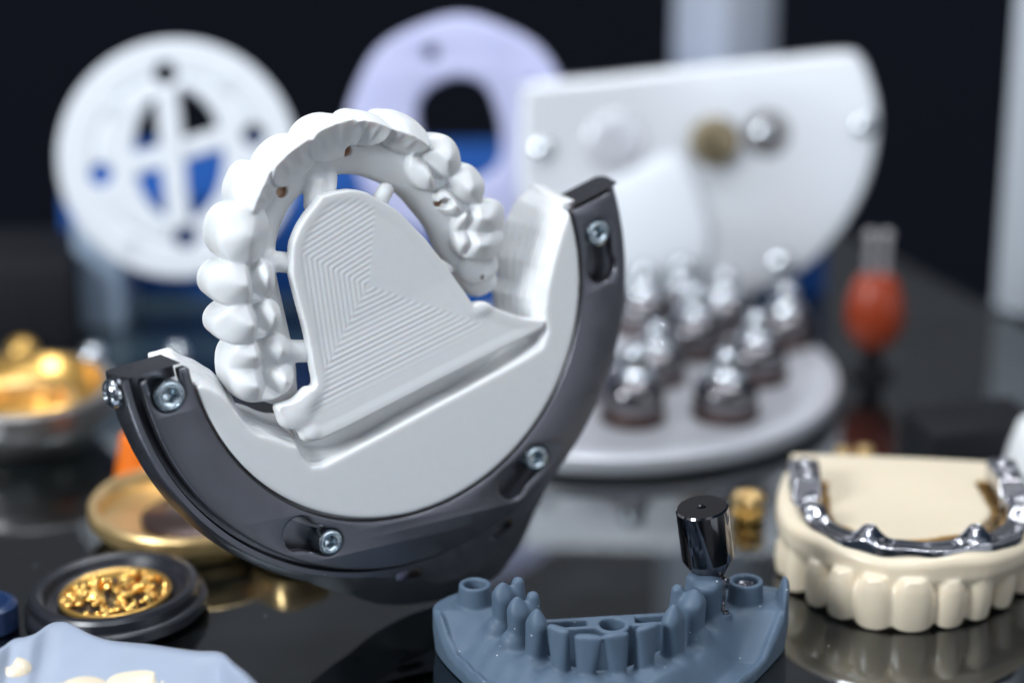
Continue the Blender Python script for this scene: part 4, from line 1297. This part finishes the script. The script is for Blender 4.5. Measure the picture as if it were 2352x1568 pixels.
slabthing('black_case', 9.7, 12.6, 56.6, 58.6, 0, 1.15, MT['black'], 'low black case with a shiny edge behind the ivory bridge', 'case', .10, R(14))
c = ground(2385, 1085); c.z = 0
tag(put('white_model', lathe([(0, 0), (.85, 0), (.90, .1), (.75, .8), (.55, 1.3), (.3, 1.5), (0, 1.52)], 40, Matrix.Translation(c)), MT['white'], None, c), 'white plaster cone model cut by the right photo edge', 'model')
for i, (px, py) in enumerate(((1935, 1062), (1985, 1058))):
    c = ground(px, py); c.z = 0
    tag(put('gold_bead', lathe([(.12, 0), (.2, .06), (.24, .2), (.18, .36), (0, .42)], 24, Matrix.Translation(c)), MT['palegold'], None, c), ('tiny pale gold bead just left behind the ivory bridge', 'tiny pale gold bead between the other one and the black case')[i], 'bead')

# ------------------------------------------------------------------ light
W = bpy.data.worlds.new('World'); S.world = W; W.use_nodes = True
nt = W.node_tree
bg = nt.nodes['Background']
tc = nt.nodes.new('ShaderNodeTexCoord')
nz = nt.nodes.new('ShaderNodeTexNoise'); nz.inputs['Scale'].default_value = 1.7; nz.inputs['Detail'].default_value = 1.0
cr = nt.nodes.new('ShaderNodeValToRGB')
cr.color_ramp.elements[0].position = .45; cr.color_ramp.elements[0].color = (.045, .078, .125, 1)
cr.color_ramp.elements[1].position = .62; cr.color_ramp.elements[1].color = (.85, .90, 1.0, 1)
nt.links.new(tc.outputs['Generated'], nz.inputs['Vector']); nt.links.new(nz.outputs['Fac'], cr.inputs['Fac']); 
sx = nt.nodes.new('ShaderNodeSeparateXYZ'); nt.links.new(tc.outputs['Generated'], sx.inputs[0])
zr = nt.nodes.new('ShaderNodeMapRange'); zr.inputs['From Min'].default_value = .72; zr.inputs['From Max'].default_value = .98; nt.links.new(sx.outputs['Z'], zr.inputs['Value'])
mxw = nt.nodes.new('ShaderNodeMix'); mxw.data_type = 'RGBA'; mxw.inputs['B'].default_value = (.55, .64, .78, 1)
nt.links.new(zr.outputs['Result'], mxw.inputs['Factor']); nt.links.new(cr.outputs['Color'], mxw.inputs['A']); yr = nt.nodes.new('ShaderNodeMapRange'); yr.inputs['From Min'].default_value = .2; yr.inputs['From Max'].default_value = .8
yr.inputs['To Min'].default_value = 1.0; yr.inputs['To Max'].default_value = .30; nt.links.new(sx.outputs['Y'], yr.inputs['Value'])
vs = nt.nodes.new('ShaderNodeVectorMath'); vs.operation = 'SCALE'; nt.links.new(mxw.outputs['Result'], vs.inputs[0]); nt.links.new(yr.outputs['Result'], vs.inputs['Scale'])
nt.links.new(vs.outputs['Vector'], bg.inputs['Color'])
bg.inputs['Strength'].default_value = .34
def lamp(name, loc, tgt, sx, sy, power, col):
    d = bpy.data.lights.new(name, 'AREA'); d.shape = 'RECTANGLE'; d.size, d.size_y = sx, sy
    d.energy, d.color = power, col
    o = bpy.data.objects.new(name, d); COL.objects.link(o)
    o.location = loc
    o.rotation_euler = (Vector(tgt) - Vector(loc)).to_track_quat('-Z', 'Y').to_euler()
    return o
lamp('key_lamp', (-53, 4, 41), (-1, 48, 4), 20, 24, 33000, (.88, .95, 1))
lamp('front_lamp', (-12, -4, 78), (2, 52, 3), 34, 18, 8000, (.84, .92, 1))
lamp('right_fill_lamp', (62, -4, 26), (0, 50, 4), 40, 26, 4200, (.84, .92, 1))  # unseen fill added from the right for the blank's face, no window
lamp('strip_lamp', (4, 62, 66), (2, 56, 0), 70, 6, 9000, (.88, .94, 1))
for q_ in ((-14, 47, 60), (6, 40, 62), (22, 52, 60), (-2, 84, 64)):
    lamp('spot_lamp', q_, (q_[0] * .5, 58, 0), 2.2, 2.2, 2600, (.95, .98, 1))
S.view_settings.view_transform = 'Standard'
S.view_settings.look = 'None'
S.view_settings.exposure = 0.74
S.view_settings.gamma = 1.0
S.render.engine = 'CYCLES'
S.cycles.use_denoising = True
S.cycles.max_bounces = 8
S.cycles.transparent_max_bounces = 12
S.cycles.caustics_reflective = False
S.cycles.caustics_refractive = False
S.cycles.sample_clamp_indirect = 6.0
